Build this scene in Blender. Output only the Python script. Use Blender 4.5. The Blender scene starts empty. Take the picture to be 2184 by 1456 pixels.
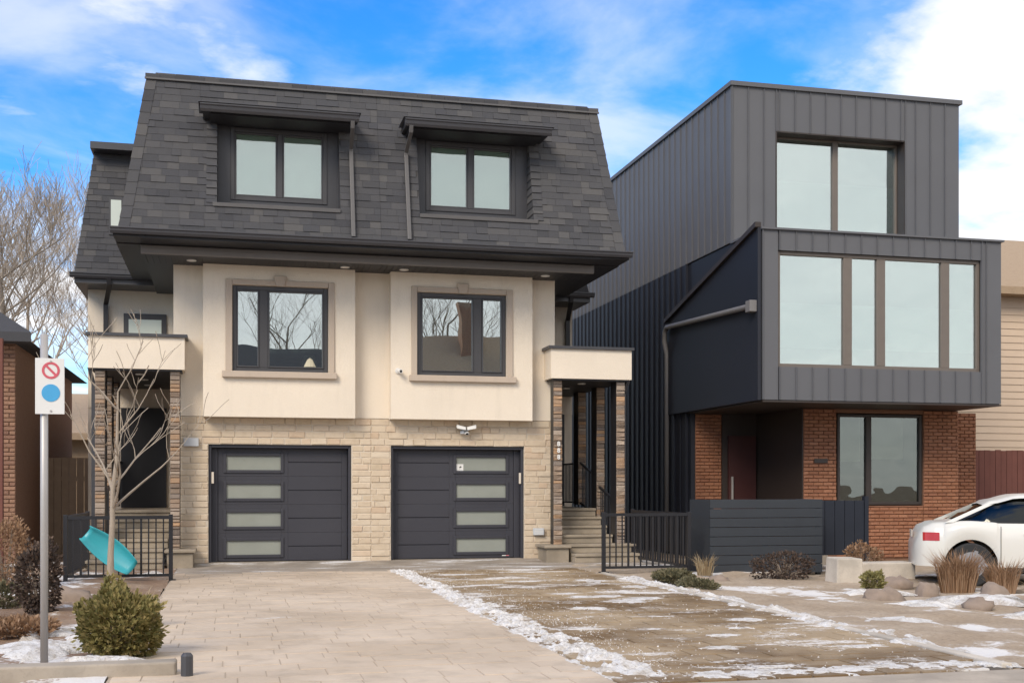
import bpy, bmesh, math, random
from mathutils import Vector, Matrix, noise
R = math.radians
random.seed(7)
S = bpy.context.scene
COL = S.collection

# ------------------------------------------------------------------ camera, sky, sun, exposure
cd = bpy.data.cameras.new('camera'); cam = bpy.data.objects.new('camera', cd); COL.objects.link(cam)
cam.location = (0, -22, 1.35)
cam.rotation_euler = (R(90), 0, -math.atan(605 / 2508))
cd.sensor_width = 36; cd.lens = 36 * 2508 / 2184; cd.shift_y = 312 / 2184
cd.clip_start = 0.1; cd.clip_end = 2000
S.camera = cam

SUN_EL, SUN_AZ = R(37), R(220)          # azimuth clockwise from +Y: the sun stands behind the camera, a little left
wd = bpy.data.worlds.new('World'); S.world = wd; wd.use_nodes = True
nt = wd.node_tree; nt.nodes.clear()
def wn(t, **k):
    n = nt.nodes.new(t)
    for a, b in k.items(): setattr(n, a, b)
    return n
def wl(a, b): nt.links.new(a, b)
def wm(op, a, b=None, c=None, clamp=False):
    n = wn('ShaderNodeMath', operation=op, use_clamp=clamp)
    for i, v in enumerate((a, b, c)):
        if v is None: continue
        if isinstance(v, (int, float)): n.inputs[i].default_value = v
        else: wl(v, n.inputs[i])
    return n.outputs[0]
out = wn('ShaderNodeOutputWorld'); bg = wn('ShaderNodeBackground'); bg.inputs[1].default_value = 0.1
wl(bg.outputs[0], out.inputs[0])
sky = wn('ShaderNodeTexSky'); sky.sky_type = 'NISHITA'; sky.sun_disc = False
sky.sun_elevation = SUN_EL; sky.sun_rotation = SUN_AZ; sky.altitude = 100; sky.air_density = 1.0; sky.dust_density = 0.3; sky.ozone_density = 2.5
hs = wn('ShaderNodeHueSaturation'); hs.inputs['Saturation'].default_value = 1.38; hs.inputs['Value'].default_value = 1.22
wl(sky.outputs[0], hs.inputs['Color'])
tint = wn('ShaderNodeMix', data_type='RGBA', blend_type='MULTIPLY'); tint.inputs[0].default_value = 1
tint.inputs[7].default_value = (0.55, 0.81, 1.0, 1); wl(hs.outputs[0], tint.inputs[6])
tc = wn('ShaderNodeTexCoord'); sep = wn('ShaderNodeSeparateXYZ'); wl(tc.outputs['Generated'], sep.inputs[0])
zz = wm('ADD', wm('MAXIMUM', sep.outputs[2], 0.0), 0.16)
cx = wm('DIVIDE', sep.outputs[0], zz); cy = wm('DIVIDE', sep.outputs[1], zz)
comb = wn('ShaderNodeCombineXYZ'); wl(cx, comb.inputs[0]); wl(cy, comb.inputs[1])
mp = wn('ShaderNodeMapping'); mp.inputs['Rotation'].default_value = (0, 0, R(-18)); mp.inputs['Scale'].default_value = (0.8, 1.0, 1); mp.inputs['Location'].default_value = (3.1, 1.4, 0)
wl(comb.outputs[0], mp.inputs[0])
def cloud_noise(scale, detail, dist, loc):
    n = wn('ShaderNodeTexNoise'); n.inputs['Scale'].default_value = scale; n.inputs['Detail'].default_value = detail
    n.inputs['Roughness'].default_value = 0.55; n.inputs['Distortion'].default_value = dist
    m = wn('ShaderNodeMapping'); m.inputs['Location'].default_value = loc
    wl(mp.outputs[0], m.inputs[0]); wl(m.outputs[0], n.inputs['Vector']); return n.outputs[0]
n1 = cloud_noise(1.15, 9, 0.25, (0.6, 0.2, 0)); n2 = cloud_noise(3.6, 8, 0.2, (4, 2, 1))
cl = wm('ADD', wm('MULTIPLY', n1, 0.72), wm('MULTIPLY', n2, 0.28))
# more cloud low down all round the horizon, more still towards the east (photo right) and behind the camera
hz = wm('MULTIPLY', wm('SUBTRACT', 0.30, sep.outputs[2], None, True), 0.34)
az = wm('MULTIPLY', wm('MAXIMUM', wm('SUBTRACT', sep.outputs[0], wm('MULTIPLY', sep.outputs[1], 0.50)), -0.1), 0.45)
cov = wm('ADD', wm('ADD', cl, hz), az)
mr = wn('ShaderNodeMapRange'); mr.interpolation_type = 'SMOOTHSTEP'
mr.inputs[1].default_value = 0.46; mr.inputs[2].default_value = 0.585; wl(cov, mr.inputs[0])
ccol = wn('ShaderNodeMix', data_type='RGBA'); wl(n2, ccol.inputs[0])
ccol.inputs[6].default_value = (4.7, 4.75, 4.9, 1); ccol.inputs[7].default_value = (6.9, 6.7, 6.6, 1)
n3 = cloud_noise(2.0, 9, 0.5, (9, 5, 2))
vl = wn('ShaderNodeMapRange'); vl.interpolation_type = 'SMOOTHSTEP'; vl.inputs[1].default_value = 0.36; vl.inputs[2].default_value = 0.68; vl.inputs[4].default_value = 0.6; wl(wm('ADD', n3, hz), vl.inputs[0])
fin = wn('ShaderNodeMix', data_type='RGBA'); wl(wm('MULTIPLY', wm('MAXIMUM', mr.outputs[0], vl.outputs[0]), 0.93), fin.inputs[0])
wl(tint.outputs[2], fin.inputs[6]); wl(ccol.outputs[2], fin.inputs[7])
wl(fin.outputs[2], bg.inputs[0])

sd = bpy.data.lights.new('sun', 'SUN'); sun = bpy.data.objects.new('sun', sd); COL.objects.link(sun)
sd.energy = 1.5; sd.angle = R(26); sd.color = (1.0, 0.87, 0.69)
_d = Vector((math.sin(SUN_AZ) * math.cos(SUN_EL), math.cos(SUN_AZ) * math.cos(SUN_EL), math.sin(SUN_EL)))
sun.rotation_euler = _d.to_track_quat('Z', 'Y').to_euler(); sun.location = (0, -30, 40)
S.view_settings.view_transform = 'Standard'; S.view_settings.look = 'None'
S.view_settings.exposure = 1.02; S.view_settings.gamma = 1.0; S.view_settings.use_curve_mapping = False
S.cycles.max_bounces = 8; S.cycles.transparent_max_bounces = 12

# ------------------------------------------------------------------ materials
class NT:
    def __init__(s, name):
        s.m = bpy.data.materials.new(name); s.m.use_nodes = True; s.t = s.m.node_tree; s.t.nodes.clear()
        s.out = s.n('ShaderNodeOutputMaterial')
    def n(s, t, **k):
        n = s.t.nodes.new(t)
        for a, b in k.items(): setattr(n, a, b)
        return n
    def l(s, a, b): s.t.links.new(a, b)
    def math(s, op, a, b=None, clamp=False):
        n = s.n('ShaderNodeMath', operation=op, use_clamp=clamp)
        for i, v in enumerate((a, b)):
            if v is None: continue
            if isinstance(v, (int, float)): n.inputs[i].default_value = v
            else: s.l(v, n.inputs[i])
        return n.outputs[0]
    def noise(s, scale, detail=4, rough=0.55, vec=None, dist=0):
        n = s.n('ShaderNodeTexNoise'); n.inputs['Scale'].default_value = scale; n.inputs['Detail'].default_value = detail
        n.inputs['Roughness'].default_value = rough; n.inputs['Distortion'].default_value = dist
        if vec is None: vec = s.pos()
        s.l(vec, n.inputs['Vector']); return n.outputs[0]
    def pos(s, scale=None):
        if not hasattr(s, '_p'): s._p = s.n('ShaderNodeNewGeometry')
        v = s._p.outputs['Position']
        if scale:
            m = s.n('ShaderNodeVectorMath', operation='MULTIPLY'); s.l(v, m.inputs[0]); m.inputs[1].default_value = scale; v = m.outputs[0]
        return v
    def rnd(s):
        g = s.n('ShaderNodeNewGeometry'); o = s.n('ShaderNodeObjectInfo')
        return s.math('FRACT', s.math('ADD', g.outputs['Random Per Island'], o.outputs['Random']))
    def ramp(s, fac, stops, interp='LINEAR'):
        r = s.n('ShaderNodeValToRGB'); e = r.color_ramp.elements; r.color_ramp.interpolation = interp
        while len(e) < len(stops): e.new(0.5)
        for i, (p, c) in enumerate(stops): e[i].position = p; e[i].color = (*c, 1)
        s.l(fac, r.inputs[0]); return r.outputs[0]
    def mix(s, fac, a, b, mode='MIX'):
        n = s.n('ShaderNodeMix', data_type='RGBA', blend_type=mode)
        for i, v in ((0, fac), (6, a), (7, b)):
            if isinstance(v, (int, float)): n.inputs[i].default_value = v
            elif isinstance(v, tuple): n.inputs[i].default_value = (*v, 1)
            else: s.l(v, n.inputs[i])
        return n.outputs[2]
    def step(s, v, a, b):
        n = s.n('ShaderNodeMapRange'); n.interpolation_type = 'SMOOTHSTEP'
        n.inputs[1].default_value = a; n.inputs[2].default_value = b; s.l(v, n.inputs[0]); return n.outputs[0]
    def bsdf(s, col, rough=0.8, bump=None, bstr=0.3, bdist=0.02, spec=0.5, metal=0.0, normal=None):
        b = s.n('ShaderNodeBsdfPrincipled')
        for k, v in (('Base Color', col), ('Roughness', rough), ('Metallic', metal), ('Specular IOR Level', spec)):
            if isinstance(v, (int, float)): b.inputs[k].default_value = v
            elif isinstance(v, tuple): b.inputs[k].default_value = (*v, 1)
            else: s.l(v, b.inputs[k])
        if bump is not None:
            n = s.n('ShaderNodeBump'); n.inputs['Strength'].default_value = bstr; n.inputs['Distance'].default_value = bdist
            s.l(bump, n.inputs['Height']); s.l(n.outputs[0], b.inputs['Normal'])
        s.l(b.outputs[0], s.out.inputs[0]); return s.m

def simple(name, col, rough=0.6, var=0.12, scale=6, bump=0.15, bscale=60, spec=0.5, metal=0.0):
    t = NT(name); n = t.noise(scale, 5)
    c = t.mix(n, tuple(x * (1 - var) for x in col), tuple(min(1, x * (1 + var)) for x in col))
    return t.bsdf(c, rough, t.noise(bscale, 3), bump, 0.005, spec, metal)

M = {}
def stucco(name, col):
    t = NT(name)
    big = t.noise(0.7, 4); fine = t.noise(45, 3, 0.7); st = t.noise(1.0, 4, 0.6, t.pos((5, 5, 0.6)))
    c = t.mix(t.step(big, .3, .7), tuple(x * .95 for x in col), tuple(x * 1.03 for x in col))
    c = t.mix(t.math('MULTIPLY', t.step(st, .48, .78), .30), c, tuple(x * .78 for x in col))
    c = t.mix(t.math('MULTIPLY', t.step(fine, .35, .75), .16), c, tuple(x * .78 for x in col))
    return t.bsdf(c, .93, fine, .55, .012, .2)
M['stucco'] = stucco('stucco', (.77, .68, .56))
M['trim'] = stucco('limestone_trim', (.50, .415, .335))
def stone(name, stops, chip=.35, rough=.9):
    t = NT(name); r = t.rnd(); n = t.noise(9, 6, .65); f = t.noise(60, 4, .7)
    c = t.ramp(r, stops)
    c = t.mix(t.math('MULTIPLY', t.step(n, .45, .75), .35), c, t.mix(1.0, c, (.62, .56, .5), 'MULTIPLY'))
    c = t.mix(t.math('MULTIPLY', t.step(f, .5, .72), .25), c, (.62, .55, .45))
    return t.bsdf(c, rough, t.math('ADD', n, t.math('MULTIPLY', f, .5)), chip, .015, .25)
M['stone'] = stone('buff_stone', [(0, (.55, .445, .32)), (.25, (.60, .495, .37)), (.5, (.57, .46, .335)), (.75, (.63, .53, .405)), (1, (.57, .435, .31))], .5)
M['ledge'] = stone('ledgestone', [(0, (.20, .15, .115)), (.2, (.34, .25, .18)), (.4, (.15, .12, .10)), (.58, (.46, .29, .17)), (.75, (.25, .20, .165)), (.9, (.40, .32, .25)), (1, (.22, .18, .155))], .9)
M['mortar'] = simple('mortar', (.56, .485, .39), .95, .15, 12, .3)
M['dark_mortar'] = simple('dark_mortar', (.07, .06, .055), .95)
M['concrete'] = None
def concrete(name, col, snow=0.0):
    t = NT(name); a = t.noise(1.6, 6, .6); b = t.noise(30, 4, .7)
    c = t.mix(t.step(a, .3, .7), tuple(x * .72 for x in col), tuple(x * 1.1 for x in col))
    c = t.mix(t.math('MULTIPLY', t.step(b, .5, .7), .3), c, tuple(x * .65 for x in col))
    if snow:
        m = t.step(t.math('ADD', t.math('MULTIPLY', t.noise(1.3, 7, .68, t.pos((.55, 1.6, 1))), .8), t.math('MULTIPLY', b, .2)), .60 - snow, .68 - snow)
        c = t.mix(t.math('MULTIPLY', m, .8), c, (.74, .73, .72))
    return t.bsdf(c, .88, t.math('ADD', a, b), .3, .01, .3)
M['concrete'] = concrete('concrete', (.36, .31, .25))
M['apron'] = concrete('apron_concrete', (.35, .30, .245), .07)
M['sidewalk'] = concrete('sidewalk_concrete', (.42, .36, .29), .03)
M['step'] = concrete('step_stone', (.34, .285, .215))
M['block'] = concrete('pale_block', (.55, .49, .41))
def paver(name, snow, dark, light, var=.4):
    t = NT(name); r = t.rnd()
    w = t.noise(.55, 5, .6); f = t.noise(26, 5, .7); g = t.noise(3.5, 6, .65)
    c = t.mix(t.step(w, .36, .62), dark, light)
    c = t.mix(t.math('MULTIPLY', r, var), c, t.mix(1.0, c, (.66, .64, .63), 'MULTIPLY'))
    c = t.mix(t.math('MULTIPLY', t.step(g, .45, .7), .35), c, (.30, .245, .185))
    s1 = t.noise(1.0, 8, .72, t.pos((.8, 1.5, 1)), .3)
    m = t.step(t.math('ADD', t.math('MULTIPLY', s1, .78), t.math('MULTIPLY', f, .22)), .575 - snow, .635 - snow)
    c = t.mix(t.math('MULTIPLY', m, .78), c, (.78, .76, .73))
    c = t.mix(t.math('MULTIPLY', t.step(t.noise(55, 2), .70, .76), .7), c, (.7, .69, .67))
    rough = t.math('ADD', t.math('MULTIPLY', t.step(w, .36, .62), .3), .42)
    rough = t.math('MAXIMUM', rough, t.math('MULTIPLY', m, .9))
    return t.bsdf(c, rough, t.math('ADD', f, t.math('MULTIPLY', m, .8)), .35, .01, .4)
M['paver'] = paver('wet_paver', .045, (.20, .125, .058), (.42, .315, .195), .5)
M['paver_tan'] = paver('dry_paver', -.05, (.56, .45, .335), (.62, .51, .39), .18)
M['joint'] = simple('joint_sand', (.10, .08, .06), .95); M['joint_tan'] = simple('pale_joint_sand', (.42, .34, .255), .95)
def shingle(name, k=1.0):
    t = NT(name); r = t.rnd(); g = t.noise(220, 2, .7); b = t.noise(14, 3)
    c = t.ramp(r, [(0, (.052 * k, .053 * k, .060 * k)), (.3, (.090 * k, .089 * k, .092 * k)), (.55, (.070 * k, .071 * k, .079 * k)), (.8, (.124 * k, .119 * k, .115 * k)), (1, (.080 * k, .080 * k, .088 * k))])
    c = t.mix(t.math('MULTIPLY', t.step(g, .4, .7), .5), c, (.145 * k, .143 * k, .145 * k))
    c = t.mix(t.math('MULTIPLY', b, .25), c, (.05 * k, .05 * k, .052 * k))
    return t.bsdf(c, .92, g, .5, .006, .25)
M['shingle'] = shingle('shingle', .86); M['underlay'] = simple('roof_underlay', (.05, .048, .048), .95)
M['black'] = simple('black_metal', (.014, .014, .017), .42, .2, 8, .05)
M['char'] = simple('charcoal_aluminium', (.052, .052, .058), .40, .12, 3, .03)
M['pipe'] = simple('grey_aluminium', (.105, .100, .098), .42, .12, 3, .03)
M['soffit'] = simple('soffit_metal', (.020, .020, .024), .5, .15, 4, .05)
M['beam'] = simple('beam_grey', (.17, .16, .155), .6, .12, 3, .1)
M['frame'] = simple('window_frame', (.055, .054, .058), .45, .1, 4, .03)
def doormat():
    t = NT('garage_door_paint'); g = t.noise(1.0, 3, .6, t.pos((3, 60, 160))); a = t.noise(1.2, 4)
    c = t.mix(a, (.036, .036, .045), (.050, .050, .060)); return t.bsdf(c, .48, g, .12, .003, .4)
M['door'] = doormat()
M['frost'] = simple('frosted_pane', (.27, .285, .25), .22, .12, 3, .12, 4, .6)
M['white'] = simple('white_plastic', (.72, .71, .68), .4, .05)
M['grey_plastic'] = simple('grey_plastic', (.50, .52, .54), .5, .08)
M['cream'] = simple('cream_plastic', (.62, .55, .46), .5)
M['ink'] = simple('black_ink', (.02, .02, .02), .6)
M['red'] = simple('red_print', (.58, .10, .13), .5); M['blue'] = simple('blue_print', (.06, .34, .62), .5)
M['tail'] = simple('tail_lamp', (.42, .03, .03), .2)
M['room'] = simple('dark_room', (.035, .035, .035), .9)
M['blind'] = simple('pale_blind', (.60, .66, .60), .8, .04, 2, .05)
M['blind_sky_grey'] = simple('sky_reflection_blind', (.36, .37, .34), .8, .06, 1.5, .05)  # grey sheet: dull sky reflected in the panes, put into its colour
M['blind2'] = simple('warm_blind', (.50, .46, .34), .8, .05, 2, .05)
M['lampface'] = simple('lamp_lens', (.75, .73, .68), .3, .03)
def glass(name, refl, tintc, wob, wscale=1.4):
    t = NT(name); tr = t.n('ShaderNodeBsdfTransparent'); tr.inputs[0].default_value = (*tintc, 1)
    gl = t.n('ShaderNodeBsdfGlossy'); gl.inputs['Roughness'].default_value = .0; gl.inputs['Color'].default_value = (.93, .97, .94, 1)
    b = t.n('ShaderNodeBump'); b.inputs['Strength'].default_value = 1.0; b.inputs['Distance'].default_value = wob
    t.l(t.noise(wscale, 1.5, .4), b.inputs['Height']); t.l(b.outputs[0], gl.inputs['Normal'])
    fr = t.n('ShaderNodeFresnel'); fr.inputs[0].default_value = 1.5
    f = t.math('ADD', fr.outputs[0], refl, True)
    mx = t.n('ShaderNodeMixShader'); t.l(f, mx.inputs[0]); t.l(tr.outputs[0], mx.inputs[1]); t.l(gl.outputs[0], mx.inputs[2]); t.l(mx.outputs[0], t.out.inputs[0]); return t.m
M['glass_clear'] = glass('glass_clear', .22, (.86, .93, .89), .004)
M['glass_warp'] = glass('glass_coated', .42, (.7, .75, .72), .0045, .8)
M['glass_sky'] = glass('glass_green', .42, (.80, .92, .87), .006)
M['glass_dark'] = glass('glass_dim', .10, (.6, .65, .62), .006)
M['car_glass'] = glass('car_glass', .01, (.13, .15, .15), .0)
def brickmat(name, stops): return stone(name, stops, .5)
M['brick'] = brickmat('red_brick', [(0, (.25, .105, .058)), (.3, (.31, .138, .075)), (.6, (.28, .118, .064)), (.85, (.34, .155, .088)), (1, (.24, .10, .056))])
M['brick_mortar'] = simple('brick_mortar', (.20, .105, .065), .95)
M['brown_brick'] = brickmat('brown_brick', [(0, (.26, .15, .10)), (.5, (.33, .19, .125)), (1, (.22, .12, .085))])
M['tan_brick'] = brickmat('tan_brick', [(0, (.36, .26, .17)), (.5, (.42, .31, .21)), (1, (.32, .23, .15))])
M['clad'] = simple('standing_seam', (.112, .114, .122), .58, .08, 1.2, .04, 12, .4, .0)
M['clad_navy_shade'] = simple('navy_shade_cladding', (.012, .014, .022), .55, .1, 1.2, .04, 12)  # near-black blue; on the lower side wall it paints in shade
M['bronze'] = simple('bronze_reveal', (.035, .026, .022), .5)
M['mullion'] = simple('bronze_mullion', (.15, .125, .105), .5)
M['siding'] = simple('beige_siding', (.56, .44, .33), .85, .06, 3)
M['roofbrown'] = stone('brown_shingle', [(0, (.34, .25, .165)), (.5, (.42, .31, .21)), (1, (.37, .27, .18))])
M['redwood'] = simple('stained_wood', (.16, .06, .045), .85, .2, 5)
M['planter'] = simple('charcoal_board', (.028, .033, .040), .6, .15, 4)
M['navy'] = simple('navy_board', (.010, .014, .024), .6, .15, 4)
M['darkdoor'] = simple('oxblood_door', (.055, .016, .014), .5)
M['asphalt'] = concrete('asphalt', (.07, .068, .066))
M['steel'] = simple('galvanised_steel', (.44, .42, .40), .45, .1, 10, .05, 60, .5, .3)
M['turq'] = simple('turquoise_plastic', (.035, .33, .38), .35, .06)
M['rock'] = simple('rock', (.26, .20, .155), .9, .3, 9, .6, 20)
M['rust_mulch'] = simple('rust_mulch', (.30, .15, .085), .95, .35, 30, .6, 90)
M['carpaint'] = simple('white_car_paint', (.66, .64, .58), .22, .03, 2, .0)
M['rubber'] = simple('rubber', (.025, .025, .025), .85)
M['alloy'] = simple('alloy', (.42, .42, .43), .35, .08, 4, .0, 60, .5, .6)
def bark(name, c):
    t = NT(name); n = t.noise(1, 6, .65, t.pos((30, 30, 6))); return t.bsdf(t.mix(n, tuple(x * .6 for x in c), tuple(x * 1.35 for x in c)), .95, n, .6, .02, .2)
M['bark'] = bark('bark', (.27, .215, .165)); M['palebark'] = bark('pale_bark', (.36, .30, .235)); M['greybark'] = bark('grey_bark', (.42, .355, .285))
def leafmat(name, stops):
    t = NT(name); c = t.ramp(t.rnd(), stops); b = t.n('ShaderNodeBsdfPrincipled'); t.l(c, b.inputs['Base Color']); b.inputs['Roughness'].default_value = .75
    tl = t.n('ShaderNodeBsdfTranslucent'); t.l(c, tl.inputs[0]); mx = t.n('ShaderNodeMixShader'); mx.inputs[0].default_value = .25
    t.l(b.outputs[0], mx.inputs[1]); t.l(tl.outputs[0], mx.inputs[2]); t.l(mx.outputs[0], t.out.inputs[0]); return t.m
M['evergreen'] = leafmat('evergreen', [(0, (.11, .105, .03)), (.35, (.22, .19, .06)), (.7, (.31, .25, .09)), (1, (.38, .29, .12))])
M['drygrass'] = leafmat('dry_grass', [(0, (.22, .155, .085)), (.5, (.36, .27, .155)), (1, (.46, .37, .24))])
M['browngrass'] = leafmat('brown_grass', [(0, (.20, .11, .055)), (.5, (.32, .19, .105)), (1, (.40, .26, .16))])
M['olive'] = leafmat('olive_leaf', [(0, (.07, .07, .035)), (.5, (.14, .125, .065)), (1, (.22, .185, .10))])
M['lime'] = leafmat('lime_leaf', [(0, (.20, .18, .06)), (1, (.32, .28, .11))])
M['darkshrub'] = leafmat('dark_shrub', [(0, (.045, .032, .025)), (.6, (.09, .06, .045)), (1, (.15, .10, .07))])
def groundmat(name, soil, soil2, snow):
    t = NT(name); a = t.noise(1.1, 6, .65); b = t.noise(18, 6, .75); c3 = t.noise(.5, 3)
    c = t.mix(t.step(a, .35, .65), soil, soil2); c = t.mix(t.math('MULTIPLY', t.step(b, .45, .7), .5), c, tuple(x * .5 for x in soil))
    m = t.step(t.math('ADD', t.math('MULTIPLY', a, .5), t.math('ADD', t.math('MULTIPLY', c3, .35), t.math('MULTIPLY', b, .15))), .56 - snow, .60 - snow)
    c = t.mix(t.math('MULTIPLY', m, .9), c, (.78, .76, .73))
    return t.bsdf(c, .95, t.math('ADD', a, b), .6, .04, .2)
M['ground'] = groundmat('winter_soil', (.20, .15, .10), (.29, .23, .165), .0)
M['bed_left'] = groundmat('mulch_bed', (.25, .165, .11), (.36, .27, .20), .05)
M['bed_right'] = groundmat('stony_bed', (.38, .295, .21), (.48, .39, .295), .02)
def snowmat():
    t = NT('snow'); a = t.noise(7, 6, .7); b = t.noise(40, 4, .7)
    c = t.mix(t.math('MULTIPLY', t.step(a, .42, .66), .75), (.80, .775, .74), (.44, .375, .30))
    c = t.mix(t.math('MULTIPLY', t.step(b, .56, .68), .6), c, (.25, .19, .14))
    return t.bsdf(c, .75, t.math('ADD', a, b), .9, .03, .3)
M['snow'] = snowmat()

# ------------------------------------------------------------------ mesh helpers
class MB:
    def __init__(s, f=None): s.v = []; s.f = []; s.map = f
    def add(s, vs, fs):
        o = len(s.v)
        s.v += [s.map(*p) if s.map else tuple(p) for p in vs]
        s.f += [tuple(i + o for i in q) for q in fs]; return s
    def box(s, x0, x1, y0, y1, z0, z1):
        return s.add([(x, y, z) for z in (z0, z1) for y in (y0, y1) for x in (x0, x1)],
                     [(0, 2, 3, 1), (4, 5, 7, 6), (0, 1, 5, 4), (2, 6, 7, 3), (0, 4, 6, 2), (1, 3, 7, 5)])
    def hexa(s, a, b):                      # two quads, bottom ring a and top ring b
        return s.add(list(a) + list(b), [(3, 2, 1, 0), (4, 5, 6, 7)] + [(i, (i + 1) % 4, (i + 1) % 4 + 4, i + 4) for i in range(4)])
    def prism(s, poly, axis, a, b):         # polygon (2-D) extruded along an axis
        n = len(poly)
        def P(p, w): return (w, p[0], p[1]) if axis == 'x' else (p[0], w, p[1]) if axis == 'y' else (p[0], p[1], w)
        return s.add([P(p, a) for p in poly] + [P(p, b) for p in poly],
                     [tuple(range(n - 1, -1, -1)), tuple(range(n, 2 * n))] + [(i, (i + 1) % n, (i + 1) % n + n, i + n) for i in range(n)])
    def tube(s, pts, r, n=8, cap=True):
        pts = [Vector(p) for p in pts]; rs = r if isinstance(r, (list, tuple)) else [r] * len(pts)
        vs = []; ref = Vector((0.13, 0.31, 0.94)).normalized()
        for i, p in enumerate(pts):
            d = (pts[min(i + 1, len(pts) - 1)] - pts[max(i - 1, 0)]).normalized()
            u = d.cross(ref)
            if u.length < .05: u = d.cross(Vector((1, 0, 0)))
            u.normalize(); w = d.cross(u)
            for k in range(n):
                a = 2 * math.pi * (k + .5) / n; vs.append(tuple(p + (u * math.cos(a) + w * math.sin(a)) * rs[i]))
        fs = [(i * n + k, i * n + (k + 1) % n, (i + 1) * n + (k + 1) % n, (i + 1) * n + k) for i in range(len(pts) - 1) for k in range(n)]
        if cap: fs += [tuple(range(n - 1, -1, -1)), tuple(range((len(pts) - 1) * n, len(pts) * n))]
        return s.add(vs, fs)
    def cyl(s, c, r, h, axis='z', n=20, r2=None):
        d = {'x': (h, 0, 0), 'y': (0, h, 0), 'z': (0, 0, h)}[axis]; c = Vector(c)
        vs = []
        for e, rr in ((0, r), (1, r if r2 is None else r2)):
            for k in range(n):
                a = 2 * math.pi * k / n; q = {'x': (0, math.cos(a), math.sin(a)), 'y': (math.cos(a), 0, math.sin(a)), 'z': (math.cos(a), math.sin(a), 0)}[axis]
                vs.append(tuple(c + Vector(d) * e + Vector(q) * rr))
        return s.add(vs, [tuple(range(n)), tuple(range(n, 2 * n))] + [(k, (k + 1) % n, n + (k + 1) % n, n + k) for k in range(n)])
    def lump(s, c, rx, ry, rz, seed=0, n=12, m=7, amp=.25, fl=0.0):
        vs = []; 
        for i in range(m + 1):
            th = math.pi * i / m
            for k in range(n):
                a = 2 * math.pi * k / n; q = Vector((math.sin(th) * math.cos(a), math.sin(th) * math.sin(a), math.cos(th)))
                d = 1 + amp * noise.noise(q * 1.8 + Vector((seed * 3.7, seed, 1))) + amp * .4 * noise.noise(q * 5 + Vector((seed, 2, seed)))
                z = q.z * d * rz
                vs.append((c[0] + q.x * d * rx, c[1] + q.y * d * ry, c[2] + max(z, fl)))
        return s.add(vs, [(i * n + k, i * n + (k + 1) % n, (i + 1) * n + (k + 1) % n, (i + 1) * n + k) for i in range(m) for k in range(n)])

def wloc(o):
    v = Vector((0, 0, 0))
    while o: v += o.location; o = o.parent
    return v
def tag(o, label=None, cat=None, group=None, kind=None):
    for k, v in (('label', label), ('category', cat), ('group', group), ('kind', kind)):
        if v: o[k] = v
    return o
def empty(name, loc, label, cat, group=None):
    o = bpy.data.objects.new(name, None); COL.objects.link(o); o.location = loc; o.empty_display_size = .3
    return tag(o, label, cat, group)
def obj(name, mb, mat, parent=None, origin=None, bevel=0, smooth=False, label=None, kind=None, fix=True):
    off = wloc(parent) if parent else Vector(origin or (0, 0, 0))
    me = bpy.data.meshes.new(name); me.from_pydata([tuple(Vector(p) - off) for p in mb.v], [], mb.f)
    if fix:
        bm = bmesh.new(); bm.from_mesh(me); bmesh.ops.recalc_face_normals(bm, faces=bm.faces); bm.to_mesh(me); bm.free()
    me.materials.append(M[mat] if isinstance(mat, str) else mat)
    if smooth:
        for p in me.polygons: p.use_smooth = True
    o = bpy.data.objects.new(name, me); COL.objects.link(o)
    if parent: o.parent = parent
    else: o.location = off
    if bevel:
        b = o.modifiers.new('bevel', 'BEVEL'); b.width = bevel; b.segments = 2; b.limit_method = 'ANGLE'; b.angle_limit = R(50)
    if label: o['label'] = label
    if kind: o['kind'] = kind
    return o
def inst(name, me, parent, world, rot=None, scale=(1, 1, 1)):
    o = bpy.data.objects.new(name, me); COL.objects.link(o); o.parent = parent
    o.location = Vector(world) - wloc(parent)
    if rot is not None: o.rotation_euler = rot
    o.scale = scale; return o
def mesh(name, mb, mat):
    me = bpy.data.meshes.new(name); me.from_pydata(mb.v, [], mb.f)
    bm = bmesh.new(); bm.from_mesh(me); bmesh.ops.recalc_face_normals(bm, faces=bm.faces); bm.to_mesh(me); bm.free()
    me.materials.append(M[mat]); return me
def block_mb(seed, ch=.06, rough=.0, mb=None, at=None):   # unit block: x,z in 0..1, front at y=0 (chamfered, uneven), back at y=1
    rr = random.Random(seed); mb = mb or MB(); j = lambda a: rr.uniform(-a, a)
    x, y, z, w, d, h = at or (0, 0, 0, 1, 1, 1)
    cx = min(.012 / w, .3) if at else ch * .5; cz = min(.012 / h, .3) if at else ch
    F = [(cx + j(rough) * .3, j(rough), cz), (1 - cx, j(rough), cz), (1 - cx, j(rough), 1 - cz), (cx + j(rough) * .3, j(rough), 1 - cz)]
    Bk = [(0, .35, 0), (1, .35, 0), (1, .35, 1), (0, .35, 1)]; E = [(0, 1, 0), (1, 1, 0), (1, 1, 1), (0, 1, 1)]
    vs = [(x + p[0] * w, y + p[1] * d, z + p[2] * h) for p in F + Bk + E]
    fs = [(0, 1, 2, 3)] + [(i, (i + 1) % 4, (i + 1) % 4 + 4, i + 4) for i in range(4)] + [(i + 4, (i + 1) % 4 + 4, (i + 1) % 4 + 8, i + 8) for i in range(4)]
    return mb.add(vs, fs)

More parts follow.
